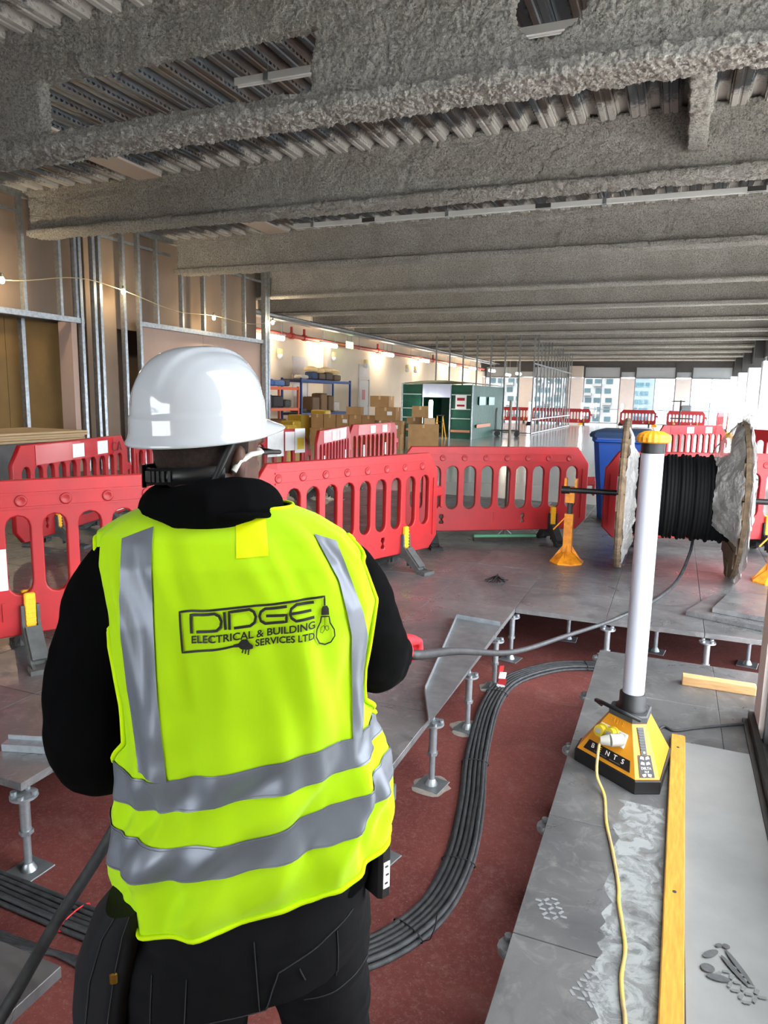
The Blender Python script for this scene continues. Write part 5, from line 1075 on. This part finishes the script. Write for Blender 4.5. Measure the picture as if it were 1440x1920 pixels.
# --- head, neck, arms and legs: one continuous body
PH = math.radians(45); HC = Vector((-.052, 1.285, 1.325))
HM = Matrix.Translation(HC) @ Matrix.Rotation(-PH, 4, 'Z')
M_SKIN = mat('dark_brown_skin', (104, 70, 54), rough=.55, var=.25, vscale=30, rgb2=(74, 48, 38), bump=.15, bscale=260, bdist=.001, spec=.4)
def hring(z, hw, yf, yb, n=32): return [HM @ Vector((hw * spw(math.cos(q), .95), (yf + yb) / 2 + (yf - yb) / 2 * math.sin(q), z)) for q in [2 * PI * k / n for k in range(n)]]
hd = MB().loft([hring(*q) for q in ((-.122, .022, .085, .04), (-.112, .04, .095, .015), (-.09, .053, .097, -.02), (-.06, .063, .096, -.055), (-.03, .069, .096, -.08), (0, .073, .09, -.094), (.04, .075, .092, -.1), (.08, .067, .076, -.086), (.105, .045, .05, -.055), (.118, .015, .015, -.02))])
def hell(c, rx, ry, rz, mb, rotz=0, n=12):
    rings = []
    for i in range(1, 9):
        a = -PI / 2 + PI * i / 9; rings.append([HM @ (Vector(c) + Matrix.Rotation(rotz, 3, 'Z') @ Vector((rx * math.cos(a) * math.cos(2 * PI * k / n), ry * math.cos(a) * math.sin(2 * PI * k / n), rz * math.sin(a)))) for k in range(n)])
    mb.loft(rings); return mb
hell((0, .1, -.025), .016, .022, .012, hd); hell((0, .098, -.008), .009, .014, .024, hd); hell((0, .092, -.065), .026, .012, .009, hd); hell((0, .09, .022), .05, .012, .012, hd); hell((0, .08, -.108), .022, .02, .014, hd)
for s in (-1, 1):
    hell((s * .077, -.005, -.012), .012, .019, .034, hd, rotz=s * .35); hell((s * .079, .002, -.04), .008, .01, .012, hd)
bdm = MB().add(hd.v, hd.f, True)
bdm.tube([(-.045, 1.225, 1.12), (-.05, 1.235, 1.2), (-.056, 1.262, 1.29)], [.07, .064, .06], n=20)
bdm.loft([[S(-PI + 2 * PI * j / 32, t, -.04, False) for j in range(32)] for t in (.52, .60, .82, 1.0, 1.14, 1.19)])
for A, B, C_ in ((LSH, LEL, LWR), (RSH, REL, RWR)): bdm.tube([A, tuple((Vector(A) + Vector(B)) / 2), B, tuple((Vector(B) + Vector(C_)) / 2), C_], [.045, .046, .04, .038, .028], n=12)
bdm.tube([(-.09, 1.17, .52), (-.125, 1.215, .12), (-.135, 1.15, -.3)], [.09, .06, .045], n=12); bdm.tube([(.11, 1.19, .52), (.165, 1.285, .12), (.20, 1.29, -.3)], [.09, .06, .045], n=12)
body_ = premesh(bdm, .0055, 2, 'body', M_SKIN); body_['label'] = 'head, neck and body with dark brown skin'
# eyes
for s in (-1, 1): pbuild(hell((s * .032, .086, .0), .012, .01, .009, MB()), 'eye', mat('eye_white', (220, 214, 206), rough=.3))
# short dark hair at the back and sides
hr = []
for z, hw, yf, yb in ((-.062, .064, -.02, -.062), (-.045, .0695, -.01, -.078), (-.02, .0725, .0, -.092), (.01, .0765, .02, -.0985), (.04, .079, .04, -.104), (.07, .075, .05, -.097)):
    ring = []
    for k in range(41):
        q = PI - .15 + (PI + .3) * k / 40; ring.append(HM @ Vector((hw * spw(math.cos(q), .95) * 1.015, -.002 + (abs(yb) - .0) * math.sin(q) * 1.012, z)))
    hr.append(ring)
hair = pbuild(MB().grid(hr), 'hair', mat('short_black_hair', (34, 25, 21), rough=.95, bump=1.0, bscale=500, bdist=.003, rgb2=(60, 42, 34), vscale=120)); hs_ = hair.modifiers.new('s', 'SOLIDIFY'); hs_.thickness = .003; hs_.offset = 1

# --- helmet
hc = HM @ Matrix.Translation((0, -.022, .048)) @ Matrix.Rotation(math.radians(3), 4, 'X')
LX, LY, HH = .098, .120, .131
M_HELM = mat('glossy_white_helmet', (196, 202, 208), rough=.12, coat=.6, spec=.5)
rows = []; NH = 96
def front(a): return max(0, math.sin(a))                    # +y is the front
def hpt(a, sc, z, lip=0.0):
    x = (LX * sc + lip) * spw(math.cos(a), .96); y = (LY * sc + lip) * spw(math.sin(a), .96); return hc @ Vector((x, y, z))
def bz(a): return .020 * front(a) ** 2 - .004 * max(0, -math.sin(a))
def lip(a): return .011 + .046 * front(a) ** 3
rows.append([hpt(a, .95, -.012 + bz(a)) for a in [2 * PI * k / NH for k in range(NH)]])
for l, dz in ((.98, -.021), (1.0, -.018), (.9, -.014)): rows.append([hpt(a, 1.0, dz + bz(a) - .012 * front(a) ** 4, lip(a) * l) for a in [2 * PI * k / NH for k in range(NH)]])
for sc, lp_, dz in ((1.035, .002, -.008), (1.03, .0, .0), (1.022, 0, .024), (1.012, 0, .028), (.995, 0, .030)): rows.append([hpt(a, sc, dz + bz(a) * (1.5 if dz > .02 else 1), lp_) for a in [2 * PI * k / NH for k in range(NH)]])
for i in range(1, 27):
    e = i / 26; el = e * PI / 2; sc = max(math.cos(el) ** .86, .002); z = .03 + (HH - .03) * math.sin(el) ** .96; ring = []
    for k in range(NH):
        a = 2 * PI * k / NH; x = LX * .995 * sc * spw(math.cos(a), .96); y = LY * .995 * sc * spw(math.sin(a), .96); g = 0
        g += .0045 / (1 + math.exp((abs(x) - .030) / .0016)) * min(1, e * 4)                        # raised middle ridge
        g -= .0018 * math.exp(-((abs(x) - .062) / .003) ** 2) * min(1, e * 4) * (1 - e)
        q = Vector((x, y, z)); n = Vector((x / LX ** 2, y / LY ** 2, z / HH ** 2)).normalized(); ring.append(hc @ (q + n * g + Vector((0, 0, bz(a) * 1.2 * (1 - e)))))
    rows.append(ring)
helmet = pbuild(MB().loft(rows, caps=False), 'helmet', M_HELM); helmet['label'] = 'glossy white safety helmet'
MB().loft([[hpt(a, .94, -.014 + bz(a)) for a in [2 * PI * k / 48 for k in range(48)]], [hpt(a, .90, .03) for a in [2 * PI * k / 48 for k in range(48)]], [hpt(a, .6, .1) for a in [2 * PI * k / 48 for k in range(48)]], [hpt(a, .02, .125) for a in [2 * PI * k / 48 for k in range(48)]]], caps=False).build('liner', mat('dark_liner', (50, 50, 52), rough=.8), helmet)
# headband and its rear adjuster
def bandgrid(a0, a1, z0, z1, rx, ry, n=30, tilt=0):
    out = []
    for zz, k_ in ((z0, 1), (z1, 1), (z1, 1.06), (z0, 1.06), (z0, 1)): out.append([HM @ Vector((rx * k_ * math.cos(a0 + (a1 - a0) * j / n), -.005 + ry * k_ * math.sin(a0 + (a1 - a0) * j / n), zz + tilt * math.cos(a0 + (a1 - a0) * j / n))) for j in range(n + 1)])
    return MB().grid(out)
for k in range(6): a_ = PI + 1.3 + .12 * k; MB().box(HM @ Vector((.0905 * math.cos(a_), -.005 + .1165 * math.sin(a_), -.031 + .006 * math.cos(a_))), (.004, .004, .018)).build('ratchet_notch', mat('ratchet_grey', (44, 44, 46)), helmet)
strap = bandgrid(PI + .1, 2 * PI - .35, -.045, -.018, .083, .107, tilt=.006).build('headband', M_BLACK, helmet)
bandgrid(PI + .15, PI + 1.15, -.05, -.012, .088, .114, tilt=.008).build('strap_tail', M_BLACK, helmet)
bandgrid(PI + 1.1, PI + 1.2, -.05, -.010, .089, .1145, 4, tilt=.006).build('strap_loop', M_BLACK, helmet)
for s in (0, 1):
    a = 2 * PI - .55 if s == 0 else PI + .55
    P0 = HM @ Vector((.086 * math.cos(a), -.005 + .11 * math.sin(a), -.04)); P1 = HM @ Vector((.09 * math.cos(a + (.35 if s == 0 else -.35)), -.005 + .115 * math.sin(a + (.35 if s == 0 else -.35)), .035))
    MB().tube([P0, (P0 + P1) / 2, P1], [.006, .007, .008], n=8).build('hanger_strap', M_BLACK, helmet)
# safety glasses
gl = pbuild(MB().tube([HM @ Vector(q) for q in ((.083, .03, .004), (.082, .07, .004), (.075, .098, .002), (.05, .112, .0), (0, .118, .003), (-.05, .112, 0), (-.075, .098, .002), (-.082, .03, .004))], .0042, n=8), 'glasses', M_BLACK); gl['label'] = 'black safety glasses with white temple tips'
for s in (-1, 1):
    MB().tube([HM @ Vector(q) for q in ((s * .083, .045, .005), (s * .085, .015, .003), (s * .084, -.012, -.008), (s * .082, -.024, -.024))], [.004, .005, .0055, .005], n=8).build('temple_tip', mat('pale_temple_tip', (214, 214, 206), rough=.4), gl)
    MB().grid([[HM @ Vector((s * (.012 + .058 * u), .116 - .018 * u * u, .004 - .036 * v)) for u in np.linspace(0, 1, 7)] for v in np.linspace(0, 1, 5)]).build('lens', mat('clear_lens', (200, 210, 214), rough=.05, alpha=.25), gl)
# --- gloved hands closed round the cable
M_GLOVE = mat('red_work_glove', (226, 40, 52), rough=.8, var=.12, vscale=40, bump=.2, bscale=400, bdist=.001)
def glove(wr, c, dr_, up, name, side):
    """palm from the wrist to the cable at c; fingers wrap around the cable direction dr_"""
    wr, c, dr_, up = Vector(wr), Vector(c), Vector(dr_).normalized(), Vector(up).normalized(); fw = (c - wr).normalized(); up = (up - fw * up.dot(fw)).normalized(); sd = fw.cross(up)
    mb = MB().tube([wr - fw * .02, wr + fw * .01, wr + fw * .03], [.036, .034, .034], n=14)
    pal = [[wr + fw * d + dr_ * (w * math.cos(q)) + up * (.016 * math.sin(q) + .024) for q in [2 * PI * k / 16 for k in range(16)]] for d, w in ((.015, .03), (.04, .04), (.075, .043), (.095, .038))]
    mb.loft(pal)
    for k, L in enumerate((.9, 1.0, .96, .8)):                        # four fingers of different lengths
        o = dr_ * (-.031 + .021 * k); base = wr + fw * .092 + o + up * .022
        mb.tube([base, base + fw * .026 * L - up * .002, base + fw * .036 * L - up * .026 * L, base + fw * .018 * L - up * .046 * L, base - fw * .006 * L - up * .044 * L], [.0105, .0105, .010, .0095, .008], n=10)
    tb_ = wr + fw * .045 - dr_ * (.036 * side)
    mb.tube([tb_ + up * .012, tb_ + fw * .024 - dr_ * .010 * side - up * .008, tb_ + fw * .046 - up * .024, tb_ + fw * .06 + dr_ * .012 * side - up * .026], [.013, .0125, .0115, .009], n=10)
    o = premesh(mb, .0042, 3, name, M_GLOVE); o['label'] = 'red work glove'; return o
RC = Vector((.388, 1.60, .822)); LC = Vector((-.085, 1.535, .785))
glove(RWR, RC, (.35, 1, -.35) if False else (1, .1, -.1), (0, .2, 1), 'glove', 1)
glove(LWR, LC, (1, .2, .15), (0, .2, 1), 'glove', -1)
# --- the cable he pulls, from the drum to the lower left
gr_off = Vector((0, 0, 0))
cpts = [Vector((.22, 6.42, .29)), Vector((.2, 6.25, .2)), Vector((.12, 5.9, .05)), Vector((-.03, 5.35, .014)), Vector((-.269, 4.72, .014)), Vector((-.471, 3.9, .13)), Vector((-.577, 3.0, .325)), Vector((-.585, 2.1, .63))]
cpts += [W(.43, 1.605, .806), W(.375, 1.60, .812), W(.28, 1.58, .81), W(.10, 1.56, .795), W(-.02, 1.545, .785), W(-.11, 1.53, .765), W(-.2, 1.5, .68), W(-.27, 1.45, .52), W(-.375, 1.35, .38), W(-.447, 1.25, .285), W(-.62, 1.13, .06), W(-.85, 1.05, -.25), W(-1.1, 1.02, -.345), W(-1.5, .9, -.347)]
tag(MB().tube(smooth_path(cpts, 8), .0125, n=10).build('pulled_cable', mat('pulled_black_cable', (40, 41, 43), rough=.5, rgb2=(64, 66, 68), vscale=30)), 'thick black cable pulled by the man from the drum across the trench', 'cable')
# device on his right hip
dv = thing('handheld_device', 'small black device with white label at the man\'s right hip', 'device', W(.226, 1.13, .605), math.atan2(ER.y, ER.x) + .5)
MB().rbox((0, 0, 0), (.028, .07, .11), .006).build('case', M_BLACK, dv); MB().box((0, -.0355, -.005), (.014, .002, .05)).build('label_plate', M_PAPER, dv)
for k in range(3): MB().box((-.001 + .002 * (k % 2), -.037, -.02 + .016 * k), (.006, .001, .003)).build('print', M_DARK, dv)
